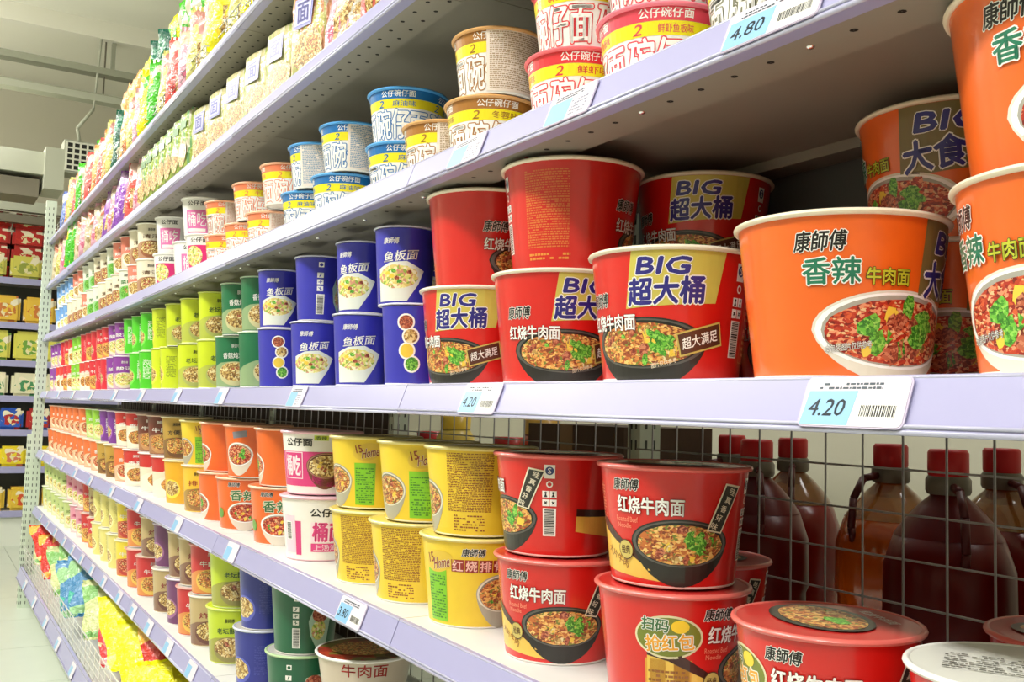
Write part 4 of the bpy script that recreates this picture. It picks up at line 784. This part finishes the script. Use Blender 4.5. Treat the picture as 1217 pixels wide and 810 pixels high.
# ------------------------------------------------------------------ room
def struct(name, m, mt=None): o = m.build(name) if isinstance(m, MB) else m; tag(o, kind='structure'); return o
wallm = mat('wall_paint', (206, 202, 182), .7, grain=.04, gscale=3); ceilm = mat('ceiling_paint', (228, 226, 210), .8, grain=.04, gscale=2); grout = mat('floor_grout', (150, 156, 142), .7); tilem = mat('floor_tile', (206, 214, 200), .28, grain=.06, gscale=9, coat=.2)
def slab(name, a, b, mt): m = MB(); m.box(*a, *b, mt); return struct(name, m)
slab('wall_left', (-9.1, -3.1, 0), (-9.0, 4.1, 3.75), wallm); slab('wall_right', (3.0, -3.1, 0), (3.1, 4.1, 3.75), wallm); slab('wall_back', (-9.0, 4.0, 0), (3.0, 4.1, 3.75), wallm); slab('wall_front', (-9.0, -3.1, 0), (3.0, -3.0, 3.75), wallm)
slab('ceiling', (-9.1, -3.1, 3.65), (3.1, 4.1, 3.75), ceilm); fl = slab('floor', (-9.0, -3.0, -.06), (3.0, 4.0, -.004), grout)
bm = bmesh.new(); bmesh.ops.create_cube(bm, size=1)
for v in bm.verts: v.co = Vector((v.co.x*.597, v.co.y*.597, v.co.z*.004))
me = bpy.data.meshes.new('floor_tile'); bm.to_mesh(me); bm.free(); me.materials.append(tilem)
for i in range(20):
    for j in range(11): link_mesh('floor_tile', me, fl, (-8.7+.6*i, -2.7+.6*j, -.002))
slab('baseboard_left', (-9.0, -3, 0), (-8.985, 4, .1), wallm)
# ceiling services, running across the aisle
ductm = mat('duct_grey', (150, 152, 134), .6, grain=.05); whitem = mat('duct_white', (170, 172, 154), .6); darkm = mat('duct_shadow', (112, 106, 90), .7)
r = empty('ceiling_beam', (-7, 0, 3.5)); tag(r, 'faint ceiling beam highest of the overhead runs', 'beam'); m = MB(); m.box(-.06, -3, .03, .06, 4, .15, ceilm); m.build('beam_body', r)
r = empty('cable_tray', (-7, 0, 3.29)); tag(r, 'grey cable tray hanging under the ceiling', 'cable tray'); m = MB(); m.box(-.05, -3, 0, .05, 4, .045, ductm); m.build('tray', r)
for y in (.2, 1.0, 1.8): m = MB(); m.box(-.02, y-.012, .045, .02, y+.012, .36, ductm); m.build('hanger', r)
r = empty('light_trunking', (-7, 0, 3.10)); tag(r, 'pale lamp trunking below the cable tray', 'lamp trunking'); m = MB(); m.box(-.05, -3, 0, .05, 4, .045, whitem); m.build('trunking', r); m = MB(); m.box(-.052, -3, .045, .052, 4, .052, ductm); m.build('cover_edge', r)
for y in (.2, .95): m = MB(); m.tube((0, y, .05), (0, y, .54), .006, darkm); m.build('hanger', r)
r = empty('air_duct', (-7.2, 0, 2.45)); tag(r, 'long pale air duct low across the end of the aisle', 'duct'); m = MB(); m.box(-.15, -3, .12, .15, .62, .27, whitem); m.build('duct_body', r); m = MB(); m.box(-.18, -3, -.03, .12, .6, .09, darkm); m.build('lower_duct', r); m = MB(); m.box(-.12, .62, .02, .20, .74, .3, whitem); m.build('junction_box', r)
r = empty('air_vent', (-7, .82, 2.70)); tag(r, 'white square air vent grille above the shelf end', 'vent'); m = MB(); m.box(-.2, -.09, -.10, -.005, .11, .12, whitem); m.build('vent_box', r); vh = m
m = MB(); m.box(-.006, -.075, -.085, 0, .095, .105, mat('vent_dark', (40, 40, 34), .8)); m.build('vent_throat', r); bar = mat('vent_white', (206, 206, 190), .4); m = MB()
for k in range(5): y = -.075+.0425*k; mm = MB(); mm.box(0, y-.006, -.09, .006, y+.006, .11, bar); mm.build('grille_bar', r)
for k in range(6): z = -.085+.038*k; mm = MB(); mm.box(0, -.08, z-.005, .005, .1, z+.005, bar); mm.build('grille_bar', r)
m = MB(); m.tube((0, .0, .12), (.02, -.02, .20), .012, whitem); m.tube((.02, -.02, .20), (.04, .07, .34), .012, whitem); m.tube((.04, .07, .34), (.04, .10, .95), .008, whitem); m.build('conduit', r)
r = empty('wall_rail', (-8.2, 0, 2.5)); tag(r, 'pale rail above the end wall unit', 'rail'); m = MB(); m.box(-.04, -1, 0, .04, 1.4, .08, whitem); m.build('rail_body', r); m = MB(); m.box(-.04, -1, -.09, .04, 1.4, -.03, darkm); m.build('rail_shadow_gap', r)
